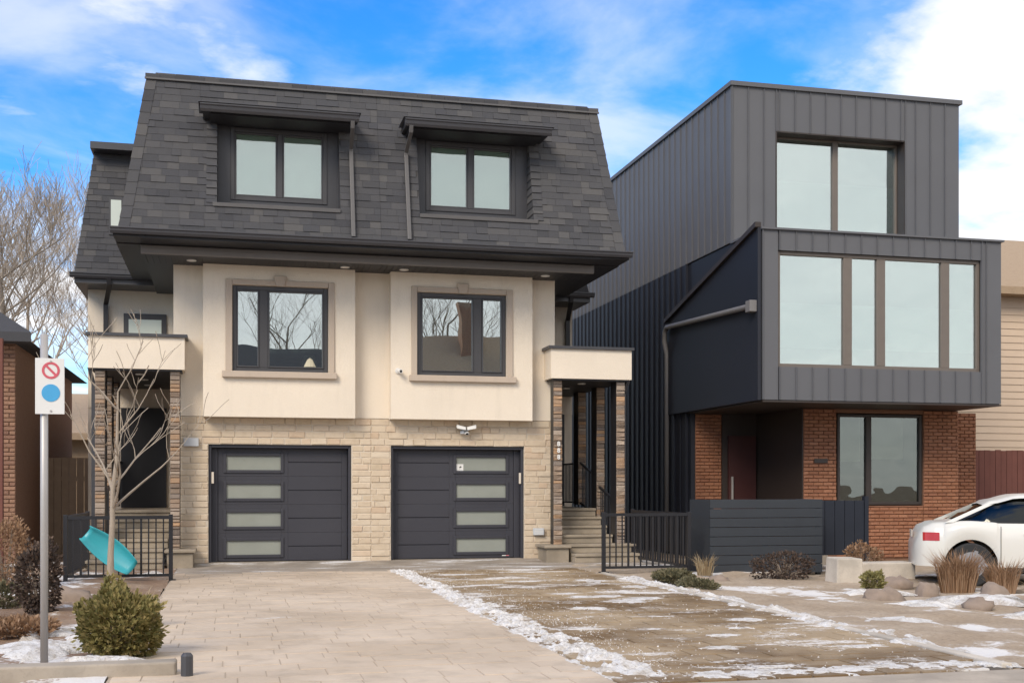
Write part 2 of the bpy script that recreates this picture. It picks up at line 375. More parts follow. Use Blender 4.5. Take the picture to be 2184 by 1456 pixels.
# ------------------------------------------------------------------ setting: ground, drives, pavement, road
def grid(name, x0, x1, y0, y1, nx, ny, zf, mat, kind='structure'):
    mb = MB()
    mb.add([(x0 + (x1 - x0) * i / nx, y0 + (y1 - y0) * j / ny, zf(x0 + (x1 - x0) * i / nx, y0 + (y1 - y0) * j / ny)) for j in range(ny + 1) for i in range(nx + 1)],
           [(j * (nx + 1) + i, j * (nx + 1) + i + 1, (j + 1) * (nx + 1) + i + 1, (j + 1) * (nx + 1) + i) for j in range(ny) for i in range(nx)])
    return obj(name, mb, mat, kind=kind, smooth=True, fix=False)
def fbm(x, y, s, o=0): return noise.fractal(Vector((x * s + o, y * s - o, o * .7)), .8, 2.1, 4)
grid('ground', -600, 600, -600, 900, 12, 12, lambda x, y: -.16, 'ground')
o = obj('pavement', MB().box(-40, 60, -15.75, -14.03, -.3, -.058), 'sidewalk', kind='structure')
obj('kerb', MB().box(-40, 60, -16.0, -15.752, -.3, -.062), 'concrete', kind='structure', bevel=.02)
grid('road', -60, 80, -34, -16.002, 4, 4, lambda x, y: -.155, 'asphalt')
GZ = -.05
# right drive: pavers
DX0, DX1 = 2.80, 5.92
drive = obj('driveway', MB().box(DX0 - .08, DX1 + .02, -14.0, -2.202, -.3, GZ - .014), 'joint', kind='structure')
PL, PW = .42, .27
pv = [mesh('paver', MB().hexa([(0, 0, 0), (PL - .011, 0, 0), (PL - .011, PW - .011, 0), (0, PW - .011, 0)],
      [(.007, .007, .05 + d1), (PL - .015, .007, .05 + d2), (PL - .015, PW - .015, .05 + d3), (.007, PW - .015, .05 + d1)]), 'paver') for d1, d2, d3 in ((0, .002, .003), (.003, 0, .001), (.001, .004, 0), (0, 0, .002))]
pvs = [mesh('paver', MB().hexa([(0, 0, 0), (.30 - .008, 0, 0), (.30 - .008, .44, 0), (0, .44, 0)], [(.007, .007, .05), (.30 - .015, .007, .052), (.30 - .015, .433, .051), (.007, .433, .05)]), 'paver')]
pav = []
rest = MB(); y = -13.55; row = 0; cnt = 0
x = DX0 - .06
while x + .3 < DX1 + .03:                                   # border course across the mouth of the drive
    inst('paver', pvs[0], drive, (x, -14.0, GZ - .052 + random.uniform(0, .003))); cnt += 1; x += .302
while y + PW < -2.2:
    x = DX0 - .06 + (0 if row % 2 else -.0); first = True
    while x < DX1 - .02:
        w = PL * (.5 if (first and row % 2) else 1); w = min(w, DX1 - x)
        z = GZ - .052 + random.uniform(0, .005)
        if cnt < 298:
            o = inst('paver', random.choice(pv), drive, (x, y, z), (random.uniform(-.004, .004), random.uniform(-.004, .004), 0), (w / PL, 1, 1)); cnt += 1
        else:
            rest.hexa([(x, y, z), (x + w - .008, y, z), (x + w - .008, y + PW - .011, z), (x, y + PW - .011, z)],
                      [(x + .006, y + .006, z + .051), (x + w - .014, y + .006, z + .052), (x + w - .014, y + PW - .014, z + .051), (x + .006, y + PW - .014, z + .05)])
        x += w; first = False
    y += PW; row += 1
obj('paver_field', rest, 'paver', drive, kind='stuff')
# left drive: pale slabs in one mesh
ld = obj('driveway', MB().box(-.86, 2.72, -14.0, -2.202, -.3, GZ - .003), 'joint_tan', kind='structure')
tb = MB(); y = -13.98
while y < -2.25:
    x = -.84 - random.random() * .3; d = .30
    while x < 2.70:
        w = random.choice((.3, .45, .6)); x1 = min(x + w, 2.71); xa = max(x, -.84)
        if x1 - xa > .05:
            z = GZ + random.uniform(-.002, .003)
            tb.hexa([(xa, y, z - .05), (x1 - .003, y, z - .05), (x1 - .003, y + d - .006, z - .05), (xa, y + d - .006, z - .05)],
                    [(xa + .005, y + .005, z), (x1 - .007, y + .005, z), (x1 - .007, y + d - .011, z), (xa + .005, y + d - .011, z)])
        x += w
    y += d
obj('paver_field', tb, 'paver_tan', ld, kind='stuff')
ap = MB()
ap.prism([(-2.2, GZ), (-2.2, -.3), (.2, -.3), (.2, -.006), (-.02, -.006), (-.5, -.045)], 'x', -.86, 6.0)
ap.prism([(-2.2, GZ - .002), (-2.2, -.3), (-.3, -.3), (-.3, -.047)], 'x', 6.002, 8.0)
obj('apron', ap, 'apron', kind='structure')
# garden beds
def bedz(amp, s, o, base):
    return lambda x, y: base + amp * fbm(x, y, s, o)
grid('garden_bed', -9, -.87, -13.9, 6, 90, 150, lambda x, y: -.055 + .05 * fbm(x, y, .7, 3) + .02 * fbm(x, y, 3, 1), 'bed_left')
grid('garden_bed', 5.96, 24, -13.95, -1.6, 140, 110, lambda x, y: (-.07 - .09 * min(1, max(0, (x - 7) / 3)) + .05 * fbm(x, y, .8, 8) + .02 * fbm(x, y, 3, 5)) if x > 5.99 else -.09, 'bed_right')
obj('edging', MB().box(5.925, 6.02, -13.9, -3.6, -.3, -.028), 'block', kind='structure', bevel=.012)
# snow: the bank along the drive, thin patches, crumbs
def snowsheet(name, x0f, x1f, y0, y1, nx, ny, hgt, seed, base=GZ):
    mb = MB(); vs = []
    for j in range(ny + 1):
        y = y0 + (y1 - y0) * j / ny; a = x0f(y); b = x1f(y)
        for i in range(nx + 1):
            t = i / nx; x = a + (b - a) * t
            e = min(t, 1 - t, j / ny * 6, (1 - j / ny) * 6) * 2
            e = max(0, min(1, e)) ** .5
            n = .32 + .7 * noise.noise(Vector((x * 3.1, y * 3.1, seed))) + .75 * noise.noise(Vector((x * 8, y * 8, seed + 4))) + .55 * abs(noise.noise(Vector((x * 17, y * 17, seed)))) + .35 * noise.noise(Vector((x * 31, y * 31, seed)))
            vs.append((x, y, base - .02 + max(0, e * n) * hgt))
    mb.add(vs, [(j * (nx + 1) + i, j * (nx + 1) + i + 1, (j + 1) * (nx + 1) + i + 1, (j + 1) * (nx + 1) + i) for j in range(ny) for i in range(nx)])
    return tag(obj(name, mb, 'snow', smooth=True, fix=False), kind='stuff')
def nz(y, s, k): return noise.noise(Vector((y * 1.3, s, k)))
o = snowsheet('snow_bank', lambda y: 2.62 + .06 * nz(y, 1, 2), lambda y: 3.02 + .055 * max(0, -y - 3) * .45 + .10 * nz(y, 5, 1) + .05 * nz(y * 4, 3, 3), -13.9, -1.9, 44, 700, .075, 2)
o['label'] = 'ridge of dirty ploughed snow between the two driveways'
o = snowsheet('snow_bank', lambda y: 5.80 + .07 * nz(y, 2, 9), lambda y: 6.28 + .22 * nz(y, 4, 4), -13.0, -4.2, 16, 240, .07, 5)
o['label'] = 'thin snow strip along the right driveway edge'
def patch(cx, cy, rx, ry, h, seed, base=GZ):
    mb = MB(); n = 40; m = 7; vs = [(cx, cy, base + h)]
    for i in range(1, m + 1):
        for k in range(n):
            a = 2 * math.pi * k / n; q = Vector((math.cos(a), math.sin(a), 0))
            d = max(.15, 1 + .75 * noise.noise(q * 1.9 + Vector((seed, seed * 2, 0))) + .6 * noise.noise(q * 5.5 + Vector((seed, 3, 1)))); t = i / m
            vs.append((cx + q.x * rx * d * t, cy + q.y * ry * d * t, base + h * (1 - t ** 3) * (1 + .5 * noise.noise(Vector((cx + q.x * t * 3, cy + q.y * t * 3, seed)))) - (.012 if i == m else 0)))
    mb.add(vs, [(0, 1 + k, 1 + (k + 1) % n) for k in range(n)] + [(1 + (i - 1) * n + k, 1 + i * n + k, 1 + i * n + (k + 1) % n, 1 + (i - 1) * n + (k + 1) % n) for i in range(1, m) for k in range(n)])
    return mb
sp = MB()
for c in [(4.75, -8.2, .34, .26, .008), (4.6, -7.5, .42, .2, .007), (5.1, -7.9, .3, .22, .007), (4.3, -7.0, .3, .12, .006), (4.05, -8.9, .22, .14, .012), (3.7, -5.4, .3, .10, .006), (4.3, -4.9, .3, .1, .006),
          (5.35, -10.4, .22, .16, .008), (4.6, -11.6, .16, .10, .01), (5.0, -11.1, .15, .09, .009), (4.2, -12.4, .2, .11, .01), (5.5, -12.6, .24, .10, .01), (3.6, -3.3, .5, .14, .006), (4.9, -3.0, .55, .12, .006), (5.6, -6.2, .2, .25, .008), (5.35, -5.0, .25, .3, .008)]:
    m_ = patch(*c, seed=c[0] * 3 + c[1]); sp.add(m_.v, m_.f)
for i in range(9):
    x = 3.45 + i * .302; m_ = patch(x + .1, -13.75 + random.uniform(-.05, .05), .13 + random.random() * .04, .17, .007, i + .3); sp.add(m_.v, m_.f)
tag(obj('snow_patches', sp, 'snow', smooth=True, fix=False), 'thin patches of trodden snow on the wet driveway pavers', kind='stuff')
yp = MB()
for c in [(-1.55, -11.2, .42, .5, .06), (-.98, -12.25, .4, .22, .07), (-1.75, -9.9, .3, .4, .05), (-.98, -8.6, .12, .5, .04), (-1.2, -10.4, .25, .2, .05)]:
    m_ = patch(*c, seed=c[0] * 3 + c[1], base=-.05); yp.add(m_.v, m_.f)
for c in [(8.6, -7.4, .5, .3, .07), (9.5, -8.6, .6, .4, .08), (10.2, -9.4, .5, .3, .07), (8.4, -9.0, .45, .3, .06), (11.3, -9.8, .5, .35, .07), (7.4, -6.4, .35, .3, .05), (7.3, -8.4, .5, .3, .05), (9.2, -10.4, .7, .3, .06), (7.0, -10.6, .5, .4, .05)]:
    m_ = patch(*c, seed=c[0] * 3 + c[1], base=-.12); yp.add(m_.v, m_.f)
tag(obj('snow_patches', yp, 'snow', smooth=True, fix=False), 'melting snow patches on the front garden beds', kind='stuff')
cr = MB()
for i in range(2200):
    if random.random() < .55:
        y = random.uniform(-13.9, -2); x = 3.0 + .055 * max(0, -y - 3) * .45 + abs(random.gauss(0, .28))
    else: x, y = random.uniform(2.9, 6.2), random.uniform(-13.9, -2)
    if x > 6.3: continue
    r = random.uniform(.003, .008) * (1.7 if random.random() < .05 else 1); z = GZ + .0
    cr.add([(x - r, y, z), (x, y - r, z), (x + r, y, z), (x, y + r, z), (x + r * .2, y, z + r * 1.4)], [(0, 1, 4), (1, 2, 4), (2, 3, 4), (3, 0, 4)])
tag(obj('ice_crumbs', cr, 'snow', fix=False), 'scattered ice and salt crumbs on the pavers', kind='stuff')

# ------------------------------------------------------------------ the pair of semi-detached houses
PX = 2.6                                                     # party wall
def roofY(z): return -1.5 + .75 * (z - 5.63) / 2.82
UL = math.hypot(.75, 2.82); UV = Vector((0, .75 / UL, 2.82 / UL)); UN = Vector((0, -2.82 / UL, .75 / UL))
TILT = math.atan2(.75, 2.82)
shw = (.16, .2, .24, .28, .33, .4)
def shingle_mb(w, th): return MB().add([(0, 0, 0), (w - .003, 0, 0), (w - .003, .004, .155), (0, .004, .155), (0, -th, .002), (w - .003, -th, .002), (w - .003, -.004, .155), (0, -.004, .155)],
                                       [(0, 3, 2, 1), (4, 5, 6, 7), (0, 1, 5, 4), (2, 3, 7, 6), (1, 2, 6, 5), (0, 4, 7, 3)])
SH = {(w, t): mesh('shingle', shingle_mb(w, t), 'shingle') for w in shw for t in (.010, .019)}
BLK = [mesh('stone_block', block_mb(i, .07, .16), 'stone') for i in range(6)]
LED = [mesh('ledge_stone', block_mb(20 + i, .16, .4), 'ledge') for i in range(6)]

def build_house(m, near):
    T = lambda x, y, z: (PX + m * (x - PX), y, z)            # authored for the right half; the left half mirrors it
    B = lambda: MB(T)
    lab = ('right half of the stucco house pair, its stone pillared porch beside the modern house' if m > 0 else
           'left half of the stucco house pair, its porch behind the thin bare tree')
    H = empty('semi_detached_house', (PX + m * 1.8, 0, 0), lab, 'house', 'pair of semi-detached stucco houses')
    ex = 0 if m > 0 else .45                                 # the left half's rear wing reaches further out
    # walls
    w = B(); w.box(PX, 6.16, 0, 12, 2.65, 5.40); w.box(6.162, 7.55 + ex, 3.5, 12, 3.0, 5.6); w.box(6.162, 7.55 + ex, 3.52, 12, -.2, 3.0)
    obj('wall', w, 'stucco', H)
    # stone ground floor: backing, then single blocks
    b = B(); b.box(PX, 2.97, .016, .5, -.2, 2.648); b.box(5.552, 6.158, .016, .5, -.2, 2.648); b.box(2.972, 5.55, .016, .5, 2.145, 2.648); b.box(PX, 6.158, 1.2, 1.3, -.2, 2.648)
    b.box(5.9, 6.158, .5, 12, -.2, 2.648)
    SW = obj('stone_wall', b, 'mortar', H)
    rr = random.Random(11 if m > 0 else 12); jo = B()
    def fill(x0, x1, z0, z1, ch):
        z = z0
        while z < z1 - .03:
            h = min(ch, z1 - z)
            if z1 - (z + h) < .06: h = z1 - z
            x = x0 - rr.uniform(0, .2)
            while x < x1 - .02:
                wd = rr.choice((.18, .24, .3, .36, .44)); a = max(x, x0); c = min(x + wd, x1)
                if x1 - c < .08: c = x1
                if c - a > .05:
                    d0 = rr.uniform(-.004, .010)
                    if near:
                        i = inst('stone_block', rr.choice(BLK), SW, (a, d0, z), None, (c - a - .008, .045, h - .008))
                    else: block_mb(rr.random(), .1, .1, jo, (a, d0, z, c - a - .010, .045, h - .010))
                x = c if c >= x1 else x + wd
            z += h
    fill(PX + .002, 2.965, -.04, 2.145, .115); fill(5.557, 6.15, -.04, 2.145, .115); fill(PX + .002, 6.15, 2.150, 2.645, .122)
    if not near: obj('stone_courses', jo, 'stone', SW, kind='stuff')
    # projecting stucco bay with window
    y0, y1 = -.28, -.002
    b = B(); b.add([(2.93, y0, 2.63), (5.64, y0, 2.63), (5.64, y0, 5.357), (2.93, y0, 5.357), (3.42, y0, 3.45), (5.13, y0, 3.45), (5.13, y0, 5.0), (3.42, y0, 5.0), (2.93, y1, 2.63), (5.64, y1, 2.63), (5.64, y1, 5.357), (2.93, y1, 5.357), (3.42, y1, 3.45), (5.13, y1, 3.45), (5.13, y1, 5.0), (3.42, y1, 5.0)], [(i, (i + 1) % 4, (i + 1) % 4 + 4, i + 4) for i in range(4)] + [(i + 8, (i + 1) % 4 + 8, (i + 1) % 4 + 12, i + 12) for i in range(4)] + [(i, (i + 1) % 4, (i + 1) % 4 + 8, i + 8) for i in range(4)] + [(i + 4, (i + 1) % 4 + 4, (i + 1) % 4 + 12, i + 12) for i in range(4)])
    obj('bay', b, 'stucco', H)
    WN = B(); y = -.245
    for a in ((3.424, 3.50, 3.452, 4.998), (5.055, 5.126, 3.452, 4.998), (3.502, 5.053, 3.452, 3.525), (3.502, 5.053, 4.925, 4.998), (4.50, 4.66, 3.527, 4.923)): WN.box(a[0], a[1], y, y + .07, a[2], a[3])
    for a in ((3.502, 3.53, 3.527, 4.923), (4.472, 4.498, 3.527, 4.923), (3.532, 4.47, 3.527, 3.552), (3.532, 4.47, 4.898, 4.923), (4.662, 4.686, 3.527, 4.923), (5.029, 5.053, 3.527, 4.923), (4.688, 5.027, 3.527, 3.552), (4.688, 5.027, 4.898, 4.923)): WN.box(a[0], a[1], y - .018, y + .05, a[2], a[3])
    wo = obj('window', WN, 'frame', H, bevel=.006)
    obj('pane', B().box(3.53, 4.472, y + .03, y + .036, 3.55, 4.90), 'glass_warp', wo); obj('pane', B().box(4.686, 5.03, y + .03, y + .036, 3.55, 4.90), 'glass_warp', wo)
    obj('room_lining', B().box(3.424, 5.126, -.05, -.02, 3.452, 4.998), 'room', wo)
    if not near: obj('lamp_shade', B().cyl((3.75, -.10, 3.56), .16, .22, 'z', 16, .10), 'blind2', wo)
    t = B(); yf = -.315
    t.box(3.31, 3.418, yf, y0 - .001, 3.452, 5.10); t.box(5.132, 5.25, yf, y0 - .001, 3.452, 5.10); t.box(3.42, 5.13, yf, y0 - .001, 5.003, 5.10)
    obj('window_trim', t, 'trim', H, bevel=.008)
    obj('window_sill', B().box(3.27, 5.31, -.37, y0 - .001, 3.335, 3.449), 'trim', H, bevel=.01)
    obj('keystone', B().prism([(4.21, 4.995), (4.36, 4.995), (4.40, 5.18), (4.17, 5.18)], 'y', -.35, -.3165), 'trim', H, bevel=.01)
    # eaves
    kl = 0 if m > 0 else .10
    e = B(); e.box(PX, 6.64, -.9, 3.4, 5.372, 5.52); soff = obj('lower_soffit', e, 'soffit', H)
    bd = B(); x = PX
    while x < 6.62: bd.box(x, min(x + .098, 6.63), -.88, -.02, 5.360, 5.371); x += .105
    x = -.0
    obj('soffit_board', bd, 'soffit', soff, kind='stuff')
    bm_ = B(); pr = [(-.90, 5.358), (-.90, 5.52), (-.935, 5.52), (-.955, 5.50), (-.96, 5.44), (-.955, 5.38), (-.935, 5.358)]
    bm_.prism(pr, 'x', PX, 6.66); obj('eaves_beam', bm_, 'beam', H, bevel=.006)
    for lx, ly in ((3.14, -.52), (5.83, -.52)):
        lt = obj('soffit_light', B().cyl((lx, ly, 5.348), .085, .012), 'white', H); obj('lens', B().cyl((lx, ly, 5.345), .066, .003), 'lampface', lt)
    us = B(); us.box(PX, 7.16 - kl, -1.50, 3.4, 5.535, 5.575); us.box(6.64, 7.16 - kl, -.9, 3.4, 5.52, 5.534); us.box(PX, 6.64, -1.5, -.962, 5.522, 5.534)
    u_ = obj('upper_soffit', us, 'soffit', H)
    gt = B(); gp = [(-1.5, 5.57), (-1.57, 5.56), (-1.60, 5.60), (-1.605, 5.635), (-1.625, 5.645), (-1.625, 5.668), (-1.5, 5.668)]
    gt.prism(gp, 'x', PX, 7.20 - kl); gt.prism([(-p[0] - 1.5 + 7.08 - kl + .001, p[1]) for p in gp], 'y', -1.50, 3.3)
    obj('gutter', gt, 'char', H, bevel=.004)
    # mansard roof body, leaving the dormer recess open
    def P(x, z, d=0): return (x, roofY(z) + d, z)
    zt = 8.43; kl = 0 if m > 0 else .10; hx = lambda z: 7.08 - kl - (.31 + kl) * (z - 5.63) / 2.82
    XL, XR, ZB, ZT = 3.30, 5.40, 6.19, 7.74                  # dormer recess
    rf = B()
    def face(poly, d=.03): rf.hexa([P(x, z, d) for x, z in poly], [P(x, z) for x, z in poly])
    face([(PX, 5.63), (XL, 5.63), (XL, zt), (PX, zt)]); face([(XL, 5.63), (XR, 5.63), (XR, ZB), (XL, ZB)]); face([(XL, ZT), (XR, ZT), (XR, zt), (XL, zt)])
    face([(XR, 5.63), (hx(5.63), 5.63), (hx(zt), zt), (XR, zt)])
    rf.add([P(hx(5.63), 5.63), (hx(5.63), 3.2, 5.63), (hx(zt), 2.7, zt), P(hx(zt), zt)], [(0, 1, 2, 3)])
    xt = hx(zt); rf.hexa([(PX, -.74, zt - .01), (xt, -.74, zt - .01), (xt, 4.2, zt - .01), (PX, 4.2, zt - .01)], [(PX, -.74, zt + .04), (xt, -.74, zt + .04), (xt, 4.2, zt + .16), (PX, 4.2, zt + .16)])
    bz = 5.60; zr = 8.30 if m < 0 else 8.0
    X1, X2 = 7.72 + ex, 7.40 + ex                              # rear wing roof
    rf.hexa([(5.2, 2.75, bz), (X1, 2.75, bz), (X1, 12, bz), (5.2, 12, bz)], [(5.2, 3.45, zr), (X2, 3.45, zr), (X2, 11, zr), (5.2, 11, zr)])
    RF = obj('roof', rf, 'underlay', H)
    if m < 0:                                                  # courses on the street slope of the rear wing
        wf_ = B(); z = bz
        while z < zr - .12:
            xe = X1 + (X2 - X1) * (z - bz) / (zr - bz); q0 = 2.75 + .7 * (z - bz) / (zr - bz); q1 = 2.75 + .7 * (z + .13 - bz) / (zr - bz); x = 6.3 - rr.uniform(0, .2)
            while x < xe:
                c = min(x + rr.choice(shw), xe + .01); th = rr.uniform(.012, .022)
                wf_.hexa([(x, q0 - th, z), (c - .004, q0 - th, z), (c - .004, q0 + .02, z), (x, q0 + .02, z)], [(x, q1 - .004, z + .14), (c - .004, q1 - .004, z + .14), (c - .004, q1 + .03, z + .14), (x, q1 + .03, z + .14)]); x = c
            z += .13
        obj('shingle_field', wf_, 'shingle', RF, kind='stuff')
    obj('fascia', B().box(6.3, X1, 2.70, 12, 5.42, 5.595), 'char', H)
    g2 = B(); g2.prism([(p[0] + 4.2, p[1] - .05) for p in gp], 'x', 6.6, X1 + .08); obj('gutter', g2, 'char', H)
    if m < 0:                                                  # window and charcoal brow high on the rear wing
        obj('window', B().box(7.26, 7.54, 2.93, 3.3, 6.45, 7.2), 'frame', H); obj('roof_brow', B().box(6.4, X2 + .06, 3.05, 3.6, zr - .10, zr + .04), 'char', H)
        obj('blind', B().box(7.30, 7.50, 2.918, 2.928, 6.5, 7.15), 'blind', H)
        wv = obj('window', B().box(6.45, 7.30, 3.46, 3.51, 4.2, 4.95), 'frame', H); obj('pane', B().box(6.55, 7.20, 3.452, 3.458, 4.25, 4.83), 'blind', wv)
    # shingles
    ex_ = .130; v = 0; k = 0; fld = B(); cnt = [0]
    nrow = int((UL - .02) / ex_) + 1
    for k in range(nrow):
        v0 = k * ex_; z0 = 5.63 + UV.z * v0; zt0 = min(z0 + .126, zt)
        xr = hx(z0) - .15; x = PX - rr.uniform(0, .15)
        dorm = (z0 + .10 > ZB and z0 < ZT)
        while x < xr:
            wd = rr.choice(shw); a, c = max(x, PX + .002), min(x + wd, xr)
            segs = [(a, c)]
            if dorm:
                segs = []
                if a < XL: segs.append((a, min(c, XL)))
                if c > XR: segs.append((max(a, XR), c))
            for sa, sc in segs:
                if sc - sa < .04: continue
                th = rr.choice((.010, .010, .019)); p = Vector((sa, -1.5, 5.63)) + UV * v0 + UN * .003
                if near and cnt[0] < 290:
                    inst('shingle', SH[(wd, th)], RF, p, (-TILT, 0, 0), ((sc - sa) / wd, 1, 1)); cnt[0] += 1
                else:
                    q = shingle_mb(sc - sa, th); fld.add([tuple(p + Vector((vx, 0, 0)) + UV * vz + UN * (-vy)) for vx, vy, vz in q.v], q.f)
            x += wd
    # hip caps down the corner, ridge strip, lining shingles of the recess
    for k in range(13):
        z0 = 5.63 + k * .215; z1 = min(z0 + .235, zt)
        a = hx(z0); c = hx(z1); p0 = roofY(z0) - .024; p1 = roofY(z1) - .016
        fld.hexa([(a - .17, p0 + .2, z0), (a + .010, p0 + .2, z0), (c + .003, p1 + .2, z1), (c - .17, p1 + .2, z1)], [(a - .17, p0, z0), (a + .010, p0, z0), (c + .003, p1, z1), (c - .17, p1, z1)])
        pass
    x = PX
    while x < xt - .02:
        fld.hexa([(x, -.80, zt + .005), (min(x + .246, xt + .02), -.80, zt + .005), (min(x + .246, xt + .02), -.55, zt + .03), (x, -.55, zt + .03)],
                 [(x, -.80, zt + .07 + rr.uniform(0, .012)), (min(x + .246, xt + .02), -.80, zt + .075), (min(x + .246, xt + .02), -.55, zt + .085), (x, -.55, zt + .085)]); x += .25
    obj('shingle_field', fld, 'shingle', RF, kind='stuff')
    obj('ridge_flashing', B().box(PX, xt + .03, -.815, -.78, zt - .025, zt + .004), 'pipe', H)
    # dormer recess: back wall, shingled cheeks, sill, window, roof
    D = B(); yb = -.85
    D.box(XL, XR, yb + .11, yb + .14, ZB, ZT); D.box(XL, 3.488, yb, yb + .1, ZB, ZT); D.box(5.162, XR, yb, yb + .1, ZB, ZT); D.box(3.49, 5.16, yb, yb + .1, ZB, 6.385); D.box(3.49, 5.16, yb, yb + .1, 7.655, ZT)
    D.add([P(XL, ZB), (XL, yb, ZB), (XL, yb, ZT), P(XL, ZT)], [(0, 1, 2, 3)]); D.add([P(XL, ZB, .02), P(XR, ZB, .02), (XR, yb, ZB), (XL, yb, ZB)], [(0, 1, 2, 3)])
    DO = obj('dormer', D, 'char', H)
    ck = B(); z = ZB
    while z < ZT - .05:
        z1 = min(z + .135, ZT); n_ = 2
        ck.hexa([(XR - .02, roofY(z) - .02, z), (XR + .0, roofY(z) - .02, z), (XR + .0, yb, z), (XR - .02, yb, z)], [(XR - .006, roofY(z1) - .01, z1), (XR + .004, roofY(z1) - .01, z1), (XR + .004, yb, z1), (XR - .006, yb, z1)])
        pz = Vector((XR - .012, roofY(z) - .001, z))
        q = shingle_mb(.18, .028); ck.add([tuple(pz + Vector((vx, 0, 0)) + UV * vz + UN * (-vy)) for vx, vy, vz in q.v], q.f)
        z = z1
    obj('cheek_shingles', ck, 'shingle', DO, kind='stuff')
    obj('dormer_sill', B().hexa([(3.30, -1.40, 6.135), (5.46, -1.40, 6.135), (5.46, -1.2, 6.135), (3.30, -1.2, 6.135)], [(3.30, -1.405, 6.20), (5.46, -1.405, 6.20), (5.46, -.86, 6.225), (3.30, -.86, 6.225)]), 'pipe', DO, bevel=.005)
    fr = B(); y = yb - .02
    for a in ((3.49, 3.56, 6.387, 7.653), (5.09, 5.16, 6.387, 7.653), (3.562, 5.088, 6.387, 6.46), (3.562, 5.088, 7.58, 7.653), (4.27, 4.36, 6.462, 7.578)): fr.box(a[0], a[1], y, y + .08, a[2], a[3])
    for a, c in ((3.562, 4.268), (4.362, 5.088)):
        fr.box(a, a + .028, y + .012, y + .07, 6.462, 7.578); fr.box(c - .028, c, y + .012, y + .07, 6.462, 7.578); fr.box(a + .03, c - .03, y + .012, y + .07, 6.462, 6.49); fr.box(a + .03, c - .03, y + .012, y + .07, 7.55, 7.578)
    wo = obj('window', fr, 'frame', H, bevel=.006)
    for a, c in ((3.588, 4.242), (4.388, 5.062)):
        obj('pane', B().box(a, c, y + .04, y + .046, 6.488, 7.552), 'glass_clear', wo); obj('blind', B().box(a - .02, c + .02, y + .065, y + .075, 6.47, 7.57), 'blind', wo)
    dr = B(); dr.hexa([(3.03, -1.55, 7.70), (5.62, -1.55, 7.70), (5.62, -.85, 7.72), (3.03, -.85, 7.72)], [(3.03, -1.55, 7.78), (5.62, -1.55, 7.78), (5.62, -.72, 7.98), (3.03, -.72, 7.98)])
    dr.box(3.1, 5.5, -1.50, -.9, 7.66, 7.699)
    obj('dormer_roof', dr, 'soffit', DO)
    gd = B(); gd.prism([(-1.55, 7.68), (-1.60, 7.67), (-1.63, 7.71), (-1.64, 7.76), (-1.66, 7.775), (-1.66, 7.80), (-1.55, 7.80)], 'x', 3.0, 5.66); gd.box(2.97, 5.69, -1.672, -1.0, 7.806, 7.822)
    obj('dormer_gutter', gd, 'char', DO, bevel=.004)
    dp = B(); px = 3.09
    def sq(mbx, pts, a=.04, b=.03):
        for (p, q) in zip(pts, pts[1:]):
            mbx.hexa([(p[0] - a, p[1] - b, p[2]), (p[0] + a, p[1] - b, p[2]), (p[0] + a, p[1] + b, p[2]), (p[0] - a, p[1] + b, p[2])], [(q[0] - a, q[1] - b, q[2]), (q[0] + a, q[1] - b, q[2]), (q[0] + a, q[1] + b, q[2]), (q[0] - a, q[1] + b, q[2])])
    zq = 7.33; sq(dp, [(px + .02, -1.60, 7.68), (px + .02, -1.56, 7.56), (px, roofY(zq) - .06, zq), (px, roofY(zq - .02) - .06, zq - .03), (px, roofY(5.72) - .06, 5.70)], .034, .03)
    obj('downpipe', dp, 'pipe', H, bevel=.006)
    # porch: canopy, pillars, steps, railings
    cn = B(); cn.box(5.95, 7.56, -.5, -.004, 3.43, 3.99); cn.box(6.164, 7.56, -.002, 3.48, 3.43, 3.99); obj('porch_canopy', cn, 'stucco', H)
    cp = B(); cp.box(5.90, 7.60, -.55, -.004, 3.992, 4.045); cp.box(6.164, 7.60, -.002, 3.48, 3.992, 4.045); obj('canopy_cap', cp, 'char', H)
    cs = B(); cs.box(6.0, 7.52, -.46, -.004, 3.40, 3.428); cs.box(6.164, 7.52, -.002, 3.48, 3.40, 3.428); CS = obj('porch_ceiling', cs, 'soffit', H)
    for ly in (.0, 1.1, 2.3): obj('porch_light', B().cyl((6.75, ly + .15, 3.385), .08, .014), 'lampface', CS)
    def pillar(x0, y0, z0, z1, d):
        pb = B(); pb.box(x0, x0 + .17, y0 + .03, y0 + d, z0, z1); pl = obj('pillar', pb, 'black', H)
        z = z0; js = B()
        while z < z1 - .03:
            h = min(rr.choice((.055, .07, .085, .1)), z1 - z); d0 = rr.uniform(-.012, .012); parts = [(x0 + .002, x0 + .168)]
            for a, c in parts:
                if near: inst('ledge_stone', rr.choice(LED), pl, (a, y0 + d0, z), None, (c - a, .04, h - .006))
                else: block_mb(rr.random(), .1, .1, js, (a, y0 + d0, z, c - a, .04, h - .006))
            z += h
        if not near: obj('ledge_stones', js, 'ledge', pl, kind='stuff')
    pillar(6.03, -.40, .25, 3.428, .24)
    for yy in (-.40, .86, 2.15): pillar(7.29, yy, .02 + max(0, (yy + .4) * .38), 3.40, .38)
    pq = B(); pq.box(5.80, 6.24, -.72, -.10, -.06, .215); obj('plinth', pq, 'step', H, bevel=.012); obj('plinth_cap', B().box(5.75, 6.28, -.77, -.05, .217, .275), 'step', H, bevel=.015)
    ST = obj('stairs', B().box(6.26, 7.26, 1.1, 3.5, -.2, .86), 'concrete', H)
